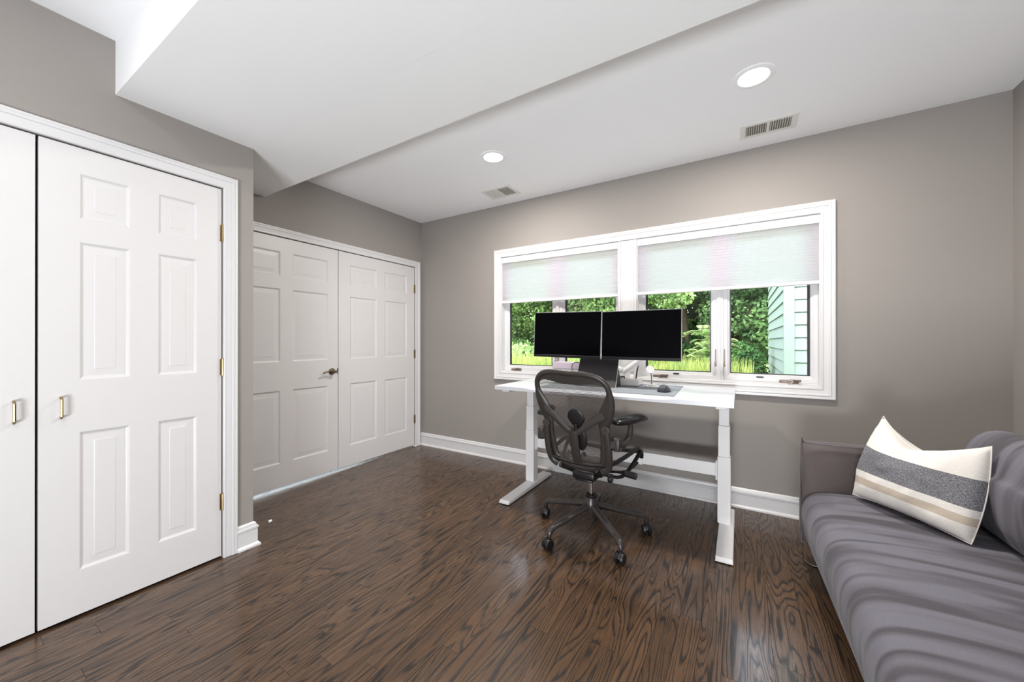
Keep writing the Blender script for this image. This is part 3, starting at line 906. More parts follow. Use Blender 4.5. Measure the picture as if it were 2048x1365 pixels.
for x0 in (-.765, -1.03):
    bm = BM()
    a = [V(x0, 2.63, MZ), V(x0, 2.76, MZ), V(x0-.006, 2.705, 1.0)]
    u = [bm.verts.new(p) for p in a]; w_ = [bm.verts.new(p+V(.022, .002, 0)) for p in a]
    bm.faces.new(u); bm.faces.new(w_[::-1])
    for k in range(3): bm.faces.new((u[k], w_[k], w_[(k+1) % 3], u[(k+1) % 3]))
    obj('folio_stand', bm, 'black_plastic', tb)
bm = BM(); sweep(bm, smooth_pts([(-1.035, 2.69, 1.035), (-1.075, 2.70, 1.04), (-1.105, 2.70, 1.015), (-1.11, 2.72, .95), (-1.12, 2.76, MZ+.004), (-1.06, 2.86, MZ+.003)], 5), .0028, seg=7)
obj('cable', bm, 'black_plastic', tb, smooth=True)

# box behind the desk
bx = thing('storage_box', 'pale lavender lidded box at the rear of the desk, left of the tablet', 'box', (-1.25, 2.98, DZ))
bm = BM(); box(bm, -1.375, -1.10, 2.94, 3.055, DZ, DZ+.095, .004, 2); obj('box_base', bm, 'white_plastic', bx)
bm = BM(); box(bm, -1.380, -1.095, 2.935, 3.060, DZ+.095, DZ+.150, .004, 2); obj('lid', bm, 'lavender', bx)

# white organiser tray
tr = thing('organiser_tray', 'white open desktop tray right of the propped tablet', 'tray', (-.66, 2.83, MZ))
bm = BM(); x0, x1, y0, y1, z0, z1 = -.752, -.622, 2.735, 2.885, MZ+.004, MZ+.056; w = .004
for r in ((x0, x1, y0, y0+w), (x0, x1, y1-w, y1), (x0, x0+w, y0+w, y1-w), (x1-w, x1, y0+w, y1-w)): box(bm, *r, z0, z1, .001)
box(bm, x0, x1, y0, y1, z0-.001, z0+.004, .001)
obj('tray_wall', bm, 'white_plastic', tr)
bm = BM(); box(bm, x0+.004, x1-.008, y0+.003, y1-.004, MZ, MZ+.004); obj('dark_foot', bm, 'black_plastic', tr)
bt = thing('bottle', 'small white bottle standing in the organiser tray', 'bottle', (-.69, 2.83, z0+.004))
bm = BM(); lathe(bm, [(0, 0), (.017, 0), (.019, .003), (.019, .058), (.012, .070), (.008, .076)], (-.685, 2.83, z0+.004), 20); obj('body', bm, 'white_plastic', bt, smooth=True)
bm = BM(); lathe(bm, [(.008, .074), (.011, .075), (.011, .094), (0, .095)], (-.685, 2.83, z0+.004), 16); obj('cap', bm, 'silver', bt, smooth=True)
bm = BM(); sweep(bm, [(-.655, 2.80, z0+.006), (-.640, 2.805, .995), (-.632, 2.81, 1.025)], [.004, .005, .0015], seg=8)
tag(obj('pen', bm, 'black_plastic', smooth=True), 'black pen leaning up out of the organiser tray', 'pen')
bm = BM(); soft_box(bm, .018, .012, .026, .008, n=6, mtx=Matrix.Translation((-.725, 2.78, z0+.032))); 
tag(obj('charging_plug', bm, 'white_plastic', smooth=True), 'white charging plug standing at the front of the organiser tray', 'plug')
bm = BM(); pts = [(-.742+.010*math.cos(a*.8)+.001*a, 2.752+.004*math.sin(a), z0+.055+.010*math.sin(a*.8)) for a in range(20)]
sweep(bm, smooth_pts(pts, 3), .003, seg=6)
tag(obj('cable_coil', bm, 'black_plastic', smooth=True), 'small black coiled cable on the tray edge beside the tablet', 'cable')

# phone charger stand
ch = thing('phone_charger', 'white round phone charger on a stalk with disc base, on the desk mat', 'charger', (-.545, 2.77, MZ))
cx, cy = -.53, 2.765
bm = BM(); lathe(bm, [(0, 0), (.046, 0), (.048, .003), (.048, .009), (.044, .012), (.028, .013), (.026, .020), (.010, .021), (0, .021)], (cx, cy, MZ), 32); obj('base', bm, 'white_plastic', ch, smooth=True)
bm = BM(); sweep(bm, [(cx-.002, cy, MZ+.018), (cx-.006, cy+.006, .96), (cx-.010, cy+.003, .985)], .0045, seg=10); obj('stem', bm, 'steel', ch, smooth=True)
bm = BM(); mt = Matrix.Translation((cx-.014, cy-.004, 1.001)) @ Matrix.Rotation(R(22), 4, 'Z') @ Matrix.Rotation(R(78), 4, 'X')
lathe(bm, [(0, -.004), (.026, -.004), (.028, -.001), (.028, .006), (.026, .009), (.010, .0095), (.009, .0088), (0, .0088)], (0, 0, 0), 32)
bmesh.ops.transform(bm, matrix=mt, verts=bm.verts); obj('puck', bm, 'white_plastic', ch, smooth=True)

# mouse
ms = thing('computer_mouse', 'dark grey ergonomic mouse on the right end of the desk mat', 'mouse', (-.415, 2.565, MZ))
bm = BM()
t = bmesh.new(); bmesh.ops.create_uvsphere(t, u_segments=28, v_segments=16, radius=1)
for v in t.verts:
    x_, y_, z_ = v.co
    r_ = (abs(x_)**2.6+abs(y_)**2.6)**(1/2.6) or 1; k = math.hypot(x_, y_)/r_ if r_ else 1
    x_ *= k; y_ *= k
    hh = .042*(1-.35*y_) if z_ > 0 else .004
    v.co = Vector((x_*.033+(.006 if x_ < 0 and z_ < .4 else 0)*-1, y_*.052, max(0, z_)*hh+(z_*.003 if z_ < 0 else 0)+.004))
merge(bm, t, Matrix.Translation((-.415, 2.565, MZ-.0005)) @ Matrix.Rotation(R(-12), 4, 'Z'))
obj('shell', bm, 'mouse', ms, smooth=True, angle=60)
bm = BM(); rz = Matrix.Translation((-.415, 2.565, MZ)) @ Matrix.Rotation(R(-12), 4, 'Z')
t = bmesh.new(); lathe(t, [(0, -.003), (.010, -.003), (.011, 0), (.010, .003), (0, .003)], (0, 0, 0), 16)
merge(bm, t, rz @ Matrix.Translation((0, .026, .036)) @ Matrix.Rotation(R(90), 4, 'Y')); obj('scroll_wheel', bm, 'steel', ms, smooth=True)

# ------------------------------------------------------------------ office chair (local axes: x right, y forward)
chair = thing('office_chair', 'graphite ergonomic office chair with mesh back at the standing desk', 'chair', (-.80, 2.27, 0), R(-3))
def P(name, bm, mat, parent=chair, smooth=True, angle=50): return obj(name, bm, mat, parent, smooth=smooth, local=True, angle=angle)
angs = [R(a+3) for a in (29, 101, 173, 245, 317)]
bm = BM(); lathe(bm, [(0, .125), (.030, .125), (.040, .145), (.046, .165), (.042, .195), (.034, .222), (.022, .226), (0, .226)], (0, 0, 0), 28)
P('hub', bm, 'graphite_base')
for a in angs:
    c, s = math.cos(a), math.sin(a)
    bm = BM()
    pr_ = [(.030, .172), (.10, .158), (.18, .141), (.26, .124), (.305, .114), (.332, .104), (.342, .082), (.342, .064)]
    pts = smooth_pts([(r*c, r*s, z) for r, z in pr_], 3)
    n = len(pts)
    sweep(bm, pts, [.024-.008*i/(n-1) for i in range(n)], [.019-.005*i/(n-1) for i in range(n)], up=(0, 0, 1), seg=10)
    P('leg', bm, 'graphite_base')
for i, a in enumerate(angs):
    c, s = math.cos(a), math.sin(a)
    ctr = Vector((.340*c, .340*s, 0)); wa = [R(120), R(60), R(100), R(70), R(85)][i]   # wheels swivelled a little
    ax = Vector((math.cos(wa+R(90)), math.sin(wa+R(90)), 0)); off = Vector((-ax.y, ax.x, 0))*.012
    bm = BM(); cyl(bm, ctr+Vector((0, 0, .045)), ctr+Vector((0, 0, .078)), .013, .013, 12)
    pts = [ctr+off+Vector((-ax.y, ax.x, 0))*.027*math.cos(t)+Vector((0, 0, .031+.030*math.sin(t))) for t in [R(q) for q in range(10, 175, 20)]]
    sweep(bm, pts, .010, .003, up=ax.cross(Vector((0, 0, 1))), seg=8)
    ca = P('caster', bm, 'black_plastic')
    for sgn in (-1, 1):
        bm = BM(); w0 = ctr+off+ax*sgn*.006+Vector((0, 0, .031)); w1_ = ctr+off+ax*sgn*.026+Vector((0, 0, .031))
        mt = Matrix.Translation(w0) @ (w1_-w0).to_track_quat('Z', 'Y').to_matrix().to_4x4()
        lathe(bm, [(0, 0), (.028, 0), (.031, .002), (.031, .013), (.027, .019), (.013, .020), (0, .018)], (0, 0, 0), 24)
        bmesh.ops.transform(bm, matrix=mt, verts=bm.verts)
        P('wheel', bm, 'black_plastic', ca)
bm = BM(); lathe(bm, [(.017, .20), (.017, .37), (.012, .37), (0, .37)], (0, 0, 0), 20); P('gas_lift', bm, 'steel')
bm = BM(); lathe(bm, [(.020, .222), (.036, .225), (.038, .240), (.032, .240), (.022, .226)], (0, 0, 0), 24); P('dust_cover', bm, 'black_plastic')
bm = BM()
box(bm, -.075, .075, -.13, .10, .362, .42, .018, 3); box(bm, -.11, .11, -.10, .02, .385, .445, .016, 3); lathe(bm, [(0, .352), (.035, .354), (.045, .38), (0, .38)], (0, 0, 0), 20)
sweep(bm, [(-.05, -.05, .38), (-.14, -.15, .44)], .022, .016, seg=8); sweep(bm, [(.05, -.05, .38), (.14, -.15, .44)], .022, .016, seg=8)
for k in range(6): box(bm, -.055, .055, -.12+.012*k, -.113+.012*k, .353, .367, .002)
P('tilt_mechanism', bm, 'black_plastic')
bm = BM(); sweep(bm, [(.07, -.02, .41), (.215, -.03, .422), (.225, -.03, .422), (.290, -.035, .417)], [.007, .007, .020, .019], seg=12); lathe(bm, [(0, 0), (.025, 0), (.027, .01), (.025, .02), (0, .021)], (.150, -.10, .40), 18, Matrix.Rotation(R(90), 4, 'Y'))
P('adjustment_knob', bm, 'black_plastic')
# seat
def seat_pt(u, v):
    """u -1..1 across, v 0..1 back to front"""
    w = .200+.045*math.sin(min(1, v*1.2)*math.pi/2)
    y = -.185+.43*v
    z = .482+.045*v-.055*max(0, (v-.72)/.28)**2 + .028*abs(u)**2.5*(1-.5*v)
    return Vector((w*u, y, z))
bm = BM(); nu, nv = 16, 16
g = [[bm.verts.new(seat_pt(-1+2*i/nu, j/nv)) for i in range(nu+1)] for j in range(nv+1)]
for j in range(nv):
    for i in range(nu): bm.faces.new((g[j][i], g[j][i+1], g[j+1][i+1], g[j+1][i]))
P('seat', bm, 'pellicle_seat')
bm = BM(); loop = [seat_pt(-1, j/10) for j in range(11)]+[seat_pt(-1+2*i/8, 1) for i in range(1, 9)]+[seat_pt(1, 1-j/10) for j in range(1, 11)]+[seat_pt(1-2*i/8, 0) for i in range(1, 8)]
sweep(bm, loop, .014, .011, up=(0, 0, 1), seg=8, closed=True)
for s in (-1, 1):
    sweep(bm, smooth_pts([(s*.10, -.06, .40), (s*.19, .0, .385), (s*.235, .10, .45), (s*.250, .20, .500), (s*.245, .235, .45)], 4), .013, .010, seg=8)
    sweep(bm, smooth_pts([(s*.11, .0, .40), (s*.20, .08, .40), (s*.24, .17, .435)], 4), .007, .007, seg=6)
P('seat_frame', bm, 'black_plastic')

# back: outline in x/z, leaning back
def by(z, x=0.0):
    return -.175 - .25*max(0, z-.48) - .10*max(0, z-.75)**1.3 + .35*x*x*(.5+max(0, z-.6))
half = [(0, 1.022), (.075, 1.024), (.135, 1.018), (.180, 1.002), (.212, .970), (.223, .925), (.217, .875), (.199, .820), (.180, .765), (.167, .700), (.162, .63), (.158, .565), (.148, .510), (.115, .480), (.06, .464), (0, .460)]
out = half + [(-x, z) for x, z in half[-2:0:-1]]
def bk(x, z, dy=0): return Vector((x-.004, by(z, x)+dy, z-.035*x))
def frame_r(x, z):
    a = .0165
    if .68 < z < .92: a += .024*math.sin((z-.68)/.24*math.pi)
    if z < .62: a += .004
    return a
bm = BM(); pts = smooth_pts([bk(x, z) for x, z in out], 4, closed=True)
ra = [frame_r(p.x, p.z) for p in pts]
sweep(bm, pts, ra, .0125, up=(0, 1, .2), seg=10, closed=True)
P('backrest_frame', bm, 'graphite')
# mesh and top band, spanning the outline
def half_w(z):
    for (x0, z0), (x1, z1) in zip(half, half[1:]):
        if z1 <= z <= z0 and z0 != z1: return x0+(x1-x0)*(z0-z)/(z0-z1) if z < 1.026 else x1
    return 0
zs = [.476+.545*k/30 for k in range(31)]
def hw(z):
    best = 0
    for (x0, z0), (x1, z1) in zip(half, half[1:]):
        lo, hi = min(z0, z1), max(z0, z1)
        if lo <= z <= hi and hi > lo:
            t = (z-z0)/(z1-z0); best = max(best, x0+(x1-x0)*t)
    return best
bm = BM(); rows = []
for z in zs:
    w = hw(z)
    rows.append([bm.verts.new(bk(w*(-1+2*i/14), z, .004)) for i in range(15)])
for A, B in zip(rows, rows[1:]):
    for i in range(14): bm.faces.new((A[i], A[i+1], B[i+1], B[i]))
P('back_mesh', bm, 'pellicle')
bm = BM(); A = None
for i in range(25):
    x_ = -.205+.410*i/24; q = x_/.205
    zt = 1.018-.012*abs(q)**2-.038*abs(q)**6
    zb = 1.018-.016-.044*(1-abs(q)**2.2)-.05*abs(q)**6
    B = [bm.verts.new(bk(x_, zt, -.002)), bm.verts.new(bk(x_, zb, -.004)), bm.verts.new(bk(x_, zb, .004)), bm.verts.new(bk(x_, zt, .004))]
    if A:
        for k in range(4): bm.faces.new((A[k], A[(k+1) % 4], B[(k+1) % 4], B[k]))
    A = B
P('top_band', bm, 'graphite')
# Y-shaped brace behind the mesh
bm = BM()
for s in (-1, 1):
    pts = smooth_pts([bk(s*.186, .800, -.012), bk(s*.12, .755, -.020), bk(s*.06, .705, -.026), bk(s*.012, .672, -.030)], 4)
    sweep(bm, pts, [.024-.009*i/(len(pts)-1) for i in range(len(pts))], .007, up=(0, 1, 0), seg=8)
pts = smooth_pts([bk(0, .690, -.030), bk(0, .64, -.032), bk(0, .58, -.030), bk(0, .52, -.022), bk(0, .478, -.01)], 4)
sweep(bm, pts, .028, .010, up=(0, 1, 0), seg=10)
P('back_brace', bm, 'graphite')
# lumbar pads
bm = BM()
def leaf_pad(cx, cz, w, h, dy, taper):
    t = bmesh.new(); bmesh.ops.create_uvsphere(t, u_segments=20, v_segments=12, radius=1)
    for v in t.verts:
        k = 1-taper*max(0, -v.co.z)*.55+(-taper)*0
        x_, z_ = cx+v.co.x*w*k, cz+v.co.z*h
        v.co = bk(x_, z_, dy+v.co.y*.009)
    merge(bm, t)
leaf_pad(.012, .755, .054, .062, .0, 1.0); leaf_pad(.030, .635, .040, .070, -.004, .4)
sweep(bm, [bk(.012, .73, -.014), bk(.01, .67, -.018), bk(.012, .60, -.016)], .012, .008, up=(0, 1, 0), seg=8)
P('lumbar_pad', bm, 'black_plastic')
for dx in (-.03, .045):
    bm = BM(); p = bk(dx, .548, -.016); cyl(bm, p, p+Vector((0, -.018, 0)), .013, .010, 14)
    P('lumbar_knob', bm, 'graphite_base')
# side bars, lower crosspiece
for s in (-1, 1):
    bm = BM()
    pts = smooth_pts([(s*.184, by(.70, .2)-.020, .712), (s*.190, by(.66, .2)-.020, .66), (s*.190, by(.56, .2)-.020, .55), (s*.178, by(.5, .2)-.014, .485), (s*.140, by(.47, .1)-.006, .455)], 4)
    sweep(bm, pts, .021, .014, up=(0, 1, 0), seg=12)
    b_ = P('side_bar', bm, 'graphite')
    bm = BM()
    bm.free()
    for p in (pts[0], pts[-2]):
        bm = BM(); cyl(bm, p+Vector((0, -.010, 0)), p+Vector((0, -.018, 0)), .009, .007, 12)
        P('bolt', bm, 'graphite_base', b_)
    bm = BM(); q = pts[0]; lathe(bm, [(0, -.014), (.024, -.012), (.026, 0), (.024, .012), (0, .014)], q, 18, Matrix.Rotation(R(90), 4, 'X'))
    P('pivot', bm, 'graphite', b_)
# arms
for s in (-1, 1):
    bm = BM()
    box(bm, s*.200-.012, s*.200+.012, -.235, -.19, .605, .672, .006, 2)
    box(bm, s*.238-.020, s*.238+.020, -.232, -.180, .598, .672, .010, 3)
    cyl(bm, (s*.218, -.235, .635), (s*.218, -.190, .635), .020, seg=14)
    pts = smooth_pts([(s*.242, -.205, .632), (s*.258, -.165, .630), (s*.266, -.110, .648), (s*.268, -.080, .685), (s*.266, -.065, .735)], 5)
    n = len(pts); sweep(bm, pts, [.020-.006*i/(n-1) for i in range(n)], [.026-.012*i/(n-1) for i in range(n)], up=(1, 0, 0), seg=10)
    ar = P('armrest', bm, 'graphite')
    bm = BM()
    ctr = [(s*.215, -.20), (s*.238, -.14), (s*.268, -.06), (s*.290, .02), (s*.298, .085)]
    if s < 0: ctr = [(-.252, -.185), (-.270, -.12), (-.292, -.05), (-.314, .02), (-.328, .075)]
    pts = smooth_pts([(x_, y_, .750 - (.012 if k == 4 else 0)) for k, (x_, y_) in enumerate(ctr)], 5); n = len(pts)
    prof = [math.sin(math.pi*min(1, max(0.0, (i+.6)/(n+.2))))**.32 for i in range(n)]
    sweep(bm, pts, [.050*q for q in prof], [.026*q for q in prof], up=(0, 0, 1), seg=14)
    P('arm_pad', bm, 'arm_pad', ar)

# ------------------------------------------------------------------ sofa (local: x depth to the back, y along, arm inner face at y=0)
sofa = thing('sofa', 'grey brushed suede sofa along the right wall', 'sofa', (.262, 2.50, 0), R(1.6))
def S(name, bm, mat, parent=sofa, smooth=True, angle=60): return obj(name, bm, mat, parent, smooth=smooth, local=True, angle=angle)
LEN = 2.06
bm = BM(); t = bmesh.new()
for yo in (0.0,):
    soft_box(bm, .455, .045, .272, .030, (0, .004, 0), 10, Matrix.Translation((.47, .045, .395)))
S('arm', bm, 'suede_arm')
bm = BM(); pts = [(.018, -.003, .13), (.018, -.003, .645), (.030, -.003, .662), (.10, -.003, .665), (.9, -.003, .665)]
sweep(bm, smooth_pts(pts, 3), .003, seg=6); S('piping', bm, 'suede')
bm = BM(); soft_box(bm, .455, .045, .272, .030, (0, .004, 0), 8, Matrix.Translation((.47, -LEN-.045, .395)))
S('arm', bm, 'suede_arm')
bm = BM(); soft_box(bm, .045, LEN/2+.08, .265, .03, (0, 0, 0), 8, Matrix.Translation((.93, -LEN/2, .395))); S('backrest', bm, 'suede_arm')
bm = BM(); box(bm, .06, .90, -LEN-.08, .08, .115, .19, .01); S('base_frame', bm, 'suede_arm')
# seat cushion: extruded section with a full rolled front
sec = [(.62, .13), (.06, .135), (.036, .16), (.018, .22), (.010, .28), (.012, .335), (.028, .378), (.060, .405), (.12, .420), (.25, .430), (.45, .432), (.62, .430), (.84, .425), (.84, .13)]
sec = [(.62, .13)] + [(p.x, p.y) for p in smooth_pts([(a, b, 0) for a, b in sec[1:-1]], 4)] + [(.84, .13)]
bm = BM(); n = 90; rows = []
for j in range(n+1):
    yy = -.004-(LEN-.008)*j/n; e = min(j, n-j)/3
    k = 1.0 if e >= 1 else .97+.03*math.sqrt(max(0, 1-(1-e)**2))
    rows.append([bm.verts.new((.45+(a-.45)*k, yy, .28+(b-.28)*k+.002*math.sin(yy*7))) for a, b in sec])
for A, B in zip(rows, rows[1:]):
    for k in range(len(sec)): bm.faces.new((A[k], A[(k+1) % len(sec)], B[(k+1) % len(sec)], B[k]))
bm.faces.new(rows[0]); bm.faces.new(rows[-1][::-1])
S('seat_cushion', bm, 'suede', angle=70)
# back cushions: wedge with knife edge at the top front
for k, (ya, yb) in enumerate(((-.03, -LEN/2-.01), (-LEN/2-.02, -LEN+.03))):
    bm = BM(); L_ = abs(yb-ya)
    sec2 = [(.60, .432), (.565, .455), (.540, .51), (.530, .57), (.528, .63), (.536, .675), (.552, .690), (.562, .715), (.580, .765), (.612, .808), (.655, .828), (.71, .820), (.77, .785), (.83, .72), (.872, .60), (.880, .432)]
    sec2 = sec2[:1] + [(p.x, p.y) for p in smooth_pts([(a, b, 0) for a, b in sec2[1:-1]], 3)] + sec2[-1:]
    rows = []; n = 48
    for j in range(n+1):
        t_ = j/n; e = min(t_, 1-t_)/.12
        kk = 1 if e >= 1 else .80+.20*math.sqrt(max(0, 1-(1-e)**2))
        rows.append([bm.verts.new((.72+(a-.72)*kk, ya+(yb-ya)*t_, .50+(b-.50)*kk if b > .45 else b)) for a, b in sec2])
    for A, B in zip(rows, rows[1:]):
        for q in range(len(sec2)): bm.faces.new((A[q], A[(q+1) % len(sec2)], B[(q+1) % len(sec2)], B[q]))
    bm.faces.new(rows[0]); bm.faces.new(rows[-1][::-1])
    S('back_cushion', bm, 'suede', angle=70)
for yy in (.02, -LEN-.02):
    for x0 in (.022, .78):
        bm = BM()
        pts = smooth_pts([(x0, yy, .118), (x0+.004, yy, .05), (x0+.03, yy, .012), (x0+.07, yy, .008), (x0+.11, yy, .012), (x0+.136, yy, .05), (x0+.14, yy, .118)], 4)
        sweep(bm, pts, .010, .0045, up=(0, 0, 1), seg=8)
        S('leg', bm, 'chrome')

# striped lumbar pillow
def pillow():
    t = thing('throw_pillow', 'white linen pillow with grey and beige stripes leaning on the sofa', 'pillow', (.64, 2.30, .43))
    BL, BR = Vector((.474, 2.447, .446)), Vector((.738, 2.088, .440))
    TL, TR = Vector((.575, 2.405, .850)), Vector((.831, 2.200, .795))
    bm = BM(); nu, nv = 36, 26
    uvl = None
    nrm = (BR-BL).cross(TL-BL).normalized()
    if nrm.y > 0: nrm = -nrm
    def pt(u, v, side):
        # edges pull in between the corners
        sag_t = .105*(min(u/.42, (1-u)/.58))**.85; sag_b = .012*math.sin(math.pi*u)
        sag_s = -.018*math.sin(math.pi*v)
        vv = (sag_b/.36)*(1-v)**2 + v - (sag_t/.36)*v**5
        uu = u + (sag_s/.5)*(1-2*u)
        p = BL.lerp(BR, uu).lerp(TL.lerp(TR, uu), vv)
        e = (max(0, math.sin(math.pi*u))**.42)*(max(0, math.sin(math.pi*v))**.42)
        th = .090*e
        wr = .014*noise.noise(Vector((u*4.5, v*4, 2.0)))*e + .007*noise.noise(Vector((u*13+v*6, v*11-u*5, 5.0)))*e
        if v > .62: wr -= .024*math.exp(-((u-.47)/.10)**2)*((v-.62)/.38)
        return p + nrm*((th+wr) if side > 0 else -th*.8)
    G = []
    for side in (1, -1):
        G.append([[bm.verts.new(pt(i/nu, j/nv, side)) for i in range(nu+1)] for j in range(nv+1)])
    lay = bm.loops.layers.uv.new('UVMap')
    for g in G:
        for j in range(nv):
            for i in range(nu):
                f = bm.faces.new((g[j][i], g[j][i+1], g[j+1][i+1], g[j+1][i]))
                for lp, (a, b) in zip(f.loops, ((i, j), (i+1, j), (i+1, j+1), (i, j+1))): lp[lay].uv = (a/nu, b/nv)
    bmesh.ops.remove_doubles(bm, verts=bm.verts, dist=.0004)
    obj('cover', bm, 'pillow', t, smooth=True, angle=80)
    bm = BM(); eps = []
    for i in range(nu+1): eps.append(pt(i/nu, 0, 1))
    for j in range(1, nv+1): eps.append(pt(1, j/nv, 1))
    for i in range(1, nu+1): eps.append(pt(1-i/nu, 1, 1))
    for j in range(1, nv): eps.append(pt(0, 1-j/nv, 1))
    sweep(bm, eps, .0022, seg=6, closed=True)
    obj('seam', bm, 'white_linen', t, smooth=True)
M['white_linen'] = simple('white_linen', srgb(238, 234, 228), 0.9, bump=0.2, scale=400)
pillow()

# ------------------------------------------------------------------ outdoors
def ground():
    bm = BM(); nx, ny = 24, 24
    g = [[bm.verts.new((-30+50*i/nx, YW+T+.02+40*(j/ny)**1.5, .30+.25*min(1, j/6)+.05*math.sin(i*1.3+j))) for i in range(nx+1)] for j in range(ny+1)]
    for j in range(ny):
        for i in range(nx): bm.faces.new((g[j][i], g[j][i+1], g[j+1][i+1], g[j+1][i]))
    struct('ground', bm, 'soil', smooth=True)
ground()

# clapboard wing of the house
wing = setting('wall_wing', (.464, 5.61, .3))
WXc, WYc = .464, 5.61
bm = BM(); box(bm, WXc+.03, 4.5, WYc+.03, 8.9, .3, 5.0)
obj('wing_core', bm, 'siding', wing)
ex = .152
zz = .34; first = None
def board(pts8, parent):
    bm = BM(); v = [bm.verts.new(p) for p in pts8]
    for f in ((0,3,2,1),(4,5,6,7),(0,1,5,4),(1,2,6,5),(2,3,7,6),(3,0,4,7)): bm.faces.new([v[i] for i in f])
    return obj('siding_board', bm, 'siding', parent)
while zz < 4.6:
    z1 = zz+ex+.01
    board([(WXc+.06, WYc+.004, zz), (4.5, WYc+.004, zz), (4.5, WYc+.03, zz), (WXc+.06, WYc+.03, zz), (WXc+.06, WYc+.022, z1), (4.5, WYc+.022, z1), (4.5, WYc+.03, z1), (WXc+.06, WYc+.03, z1)], wing)
    board([(WXc+.004, WYc+.06, zz), (WXc+.03, WYc+.06, zz), (WXc+.03, 8.9, zz), (WXc+.004, 8.9, zz), (WXc+.022, WYc+.06, z1), (WXc+.03, WYc+.06, z1), (WXc+.03, 8.9, z1), (WXc+.022, 8.9, z1)], wing)
    zz += ex
bm = BM(); box(bm, WXc-.008, WXc+.095, WYc-.008, WYc+.028, .3, 4.8); box(bm, WXc-.0075, WXc+.028, WYc+.0285, WYc+.10, .3, 4.8)
obj('corner_board', bm, 'siding', wing)

nr = np.random.RandomState(5)
def leaf_cloud(name, centers, radii, n, size, mat, parent, aspect=.55):
    """many small four-sided leaves scattered in the shells of blobs; one joined part"""
    centers = np.array(centers); radii = np.array(radii)
    k = nr.randint(0, len(centers), n)
    d = nr.normal(size=(n, 3)); d /= np.linalg.norm(d, axis=1)[:, None]
    rad = .55+.5*nr.rand(n)**.6
    c = centers[k]+d*radii[k]*rad[:, None]
    a = nr.normal(size=(n, 3)); a /= np.linalg.norm(a, axis=1)[:, None]
    b = np.cross(a, d+nr.normal(size=(n, 3))*.5); b /= np.linalg.norm(b, axis=1)[:, None]
    s = size*(.6+.8*nr.rand(n))[:, None]
    V_ = np.stack([c-a*s, c+b*s*aspect, c+a*s, c-b*s*aspect], 1).reshape(-1, 3)
    V_[:, 2] = np.maximum(V_[:, 2], .4)
    o0 = np.array(origin_of(parent)); V_ = V_-o0
    me = bpy.data.meshes.new(name)
    me.vertices.add(4*n); me.vertices.foreach_set('co', V_.ravel())
    me.loops.add(4*n); me.loops.foreach_set('vertex_index', np.arange(4*n))
    me.polygons.add(n); me.polygons.foreach_set('loop_start', np.arange(0, 4*n, 4)); me.polygons.foreach_set('loop_total', np.full(n, 4))
    me.update(); me.materials.append(M[mat])
    o = bpy.data.objects.new(name, me); C.objects.link(o); o.parent = parent; o['kind'] = 'stuff'
    return o

def tree(x, y, h, r, mat, label, n=7000, size=.10, group=None, low=.6):
    t = thing('tree', label, 'tree', (x, y, .4), 0, group)
    bm = BM(); lean = nr.uniform(-.4, .4)
    pts = smooth_pts([(x, y, .35), (x+lean*.3, y, h*.35), (x+lean, y+.1, h*.7), (x+lean*1.2, y, h*.9)], 4)
    sweep(bm, pts, [.13*(1-.7*i/(len(pts)-1)) for i in range(len(pts))], seg=8)
    for q in range(5):
        p = pts[4+q]; a = nr.rand()*6.28
        sweep(bm, [p, p+Vector((math.cos(a)*r*.6, math.sin(a)*r*.6, r*.5))], [.04, .012], seg=6)
    obj('trunk', bm, 'bark', t, smooth=True)
    cs, rs = [], []
    for q in range(26):
        a = nr.rand()*6.28; rr = r*math.sqrt(nr.rand())*.85; zc = low+(h-low)*nr.rand()
        f = 1-.55*abs((zc-h*.5)/(h*.5))**2
        cs.append((x+math.cos(a)*rr*f, y+math.sin(a)*rr*f, zc)); s_ = r*(.26+.2*nr.rand()); rs.append((s_, s_, s_*.75))
    leaf_cloud('crown', cs, rs, n, size, mat, t)
    return t
G_ = 'trees beyond the window'
tree(-7.6, 11.0, 6.0, 2.2, 'leaf_a', 'leafy mid-green tree filling the view in the far left pane', 30000, .055, G_, .7)
tree(-5.3, 13.0, 6.5, 2.3, 'leaf_a', 'tree seen through the second pane above the left monitor', 22000, .068, G_, .7)
tree(-10.2, 14.0, 7.5, 2.7, 'leaf_b', 'darker tree standing farther behind the left pane', 20000, .08, G_, .5)
tree(-3.1, 11.5, 6.2, 1.7, 'leaf_a', 'bright leafy tree at the left of the third pane, above the right monitor', 26000, .055, G_, 1.1)
tree(-1.55, 14.0, 7.0, 2.0, 'leaf_b', 'darker leafy tree between the two right-hand panes', 26000, .065, G_, .8)
tree(.35, 13.5, 7.0, 1.9, 'leaf_b', 'dark tree just left of the mint clapboard wing', 26000, .065, G_, .8)
MID = ['far left of the left pane', 'left of centre in the left pane', 'behind the left monitor', 'behind the right monitor', 'right of the third pane', 'beside the clapboard wing']
BACK = ['at its far left end', 'second from the left', 'behind the second pane', 'behind the right monitor', 'behind the third pane', 'partly hidden by the clapboard wing']
for i, (x_, y_) in enumerate(((-14, 19), (-10.5, 20), (-7, 19), (-3.6, 19.5), (-.4, 19), (2.8, 20))):
    tree(x_, y_, 9.0, 3.1, 'leaf_b' if i % 2 else 'leaf_d', 'tall tree at the very back of the woods, '+BACK[i], 16000, .11, 'tall trees at the back of the woods', .4)

for i, (x_, y_) in enumerate(((-12.2, 16.6), (-8.6, 16.4), (-6.2, 15.6), (-3.3, 16.2), (-.2, 16.4), (2.0, 16.6))):
    tree(x_, y_, 6.0, 2.3, 'leaf_a' if i % 2 else 'leaf_b', 'mid-height tree in the thicket behind the nearer trees, '+MID[i], 15000, .085, 'thicket of mid-height trees', .3)

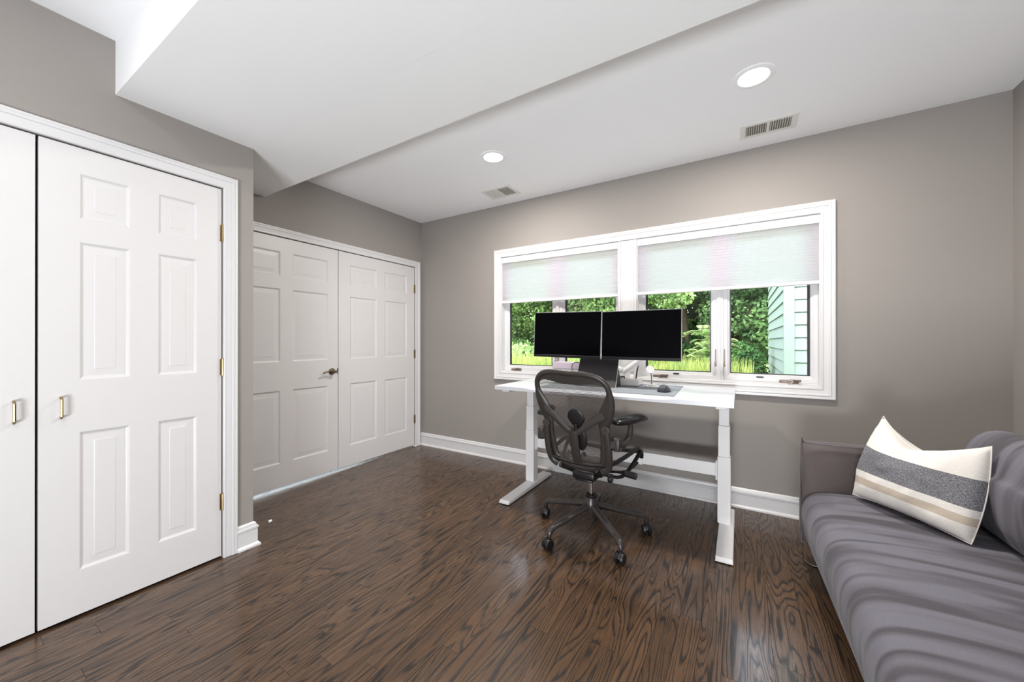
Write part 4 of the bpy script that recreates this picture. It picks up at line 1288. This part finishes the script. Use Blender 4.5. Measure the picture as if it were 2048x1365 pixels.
def fern_bush(x, y, h, r, n, label, mat='leaf_c', z0=.5):
    t = thing('shrub', label, 'shrub', (x, y, z0), 0)
    bm = BM()
    bl_ = BM()
    for k in range(n):
        a = nr.rand()*6.28; el = .35+nr.rand()*.9; L_ = r*(.7+.6*nr.rand())
        base = Vector((x+nr.normal()*r*.25, y+nr.normal()*r*.25, z0+h*(.15+.75*nr.rand())))
        d = Vector((math.cos(a)*math.cos(el), math.sin(a)*math.cos(el), math.sin(el)*.7))
        pts = []
        for q in range(9):
            s_ = q/8; pts.append(base+d*L_*s_+Vector((0, 0, -.45*L_*s_*s_)))
        sweep(bm, pts[::4], .004, seg=4)
        side = d.cross(Vector((0, 0, 1))).normalized()
        for q in range(1, 9):
            p = pts[q]; l_ = .10*(1-abs(q/8-.45))*1.2
            for s in (-1, 1):
                tip = p+side*s*l_+d*l_*.35+Vector((0, 0, -.02)); w_ = d*.016
                m_ = (p+tip)/2
                bl_.faces.new([bl_.verts.new(v) for v in (p, m_+w_, tip, m_-w_)])
    cyl(bm, (x, y, z0-.1), (x, y, z0+h*.6), .02, .01, 6)
    obj('stem', bm, 'bark', t)
    o = obj('fronds', bl_, mat, t); o['kind'] = 'stuff'
fern_bush(-1.62, 7.3, .95, .42, 150, 'light green feathery shrub in the pane right of the monitors')
fern_bush(-.42, 7.6, 1.0, .40, 140, 'light green feathery shrub in the pane left of the clapboard wing')
fern_bush(-2.3, 8.2, .7, .42, 110, 'feathery green shrub low behind the right monitor')
t = thing('shrub', 'round dark green shrub beside the clapboard wing', 'shrub', (.12, 7.4, .5))
bm = BM(); cyl(bm, (.12, 7.4, .4), (.12, 7.4, 1.0), .03, .015, 6); obj('stem', bm, 'bark', t)
leaf_cloud('foliage', [(.10, 7.4, .80), (.02, 7.5, .6), (.14, 7.5, .65), (.05, 7.6, .9)], [(.28, .3, .3)]*4, 5000, .028, 'leaf_d', t)
t = thing('shrub', 'low mid-green shrub under the far left pane', 'shrub', (-4.9, 7.6, .5))
bm = BM(); cyl(bm, (-4.9, 7.6, .4), (-4.9, 7.6, 1.0), .03, .015, 6); obj('stem', bm, 'bark', t)
leaf_cloud('foliage', [(-4.9+.5*math.cos(a), 7.6+.4*math.sin(a), .75) for a in range(6)]+[(-3.6, 7.9, .7), (-4.2, 7.9, .7), (-2.9, 8.0, .7)], [(.5, .4, .38)]*9, 12000, .035, 'leaf_a', t)

# long grass
bm = BM()
for k in range(9000):
    x_ = -6.0+6.15*nr.rand(); y_ = 5.3+2.6*nr.rand()
    h_ = .28+.34*nr.rand(); a = nr.rand()*6.28; b_ = .18*nr.rand()
    w_ = Vector((math.cos(a), math.sin(a), 0))*.007; l_ = Vector((-math.sin(a), math.cos(a), 0))*b_
    z0 = .40
    p = Vector((x_, y_, z0))
    v = [bm.verts.new(q) for q in (p-w_, p+w_, p+w_*.8+l_*.35+Vector((0, 0, h_*.62)), p-w_*.8+l_*.35+Vector((0, 0, h_*.62)), p+l_+Vector((0, 0, h_)))]
    bm.faces.new((v[0], v[1], v[2], v[3])); bm.faces.new((v[3], v[2], v[4]))
tag(obj('tall_grass', bm, 'grass'), 'long yellow-green grass growing below the windows outside', 'grass', kind='stuff')
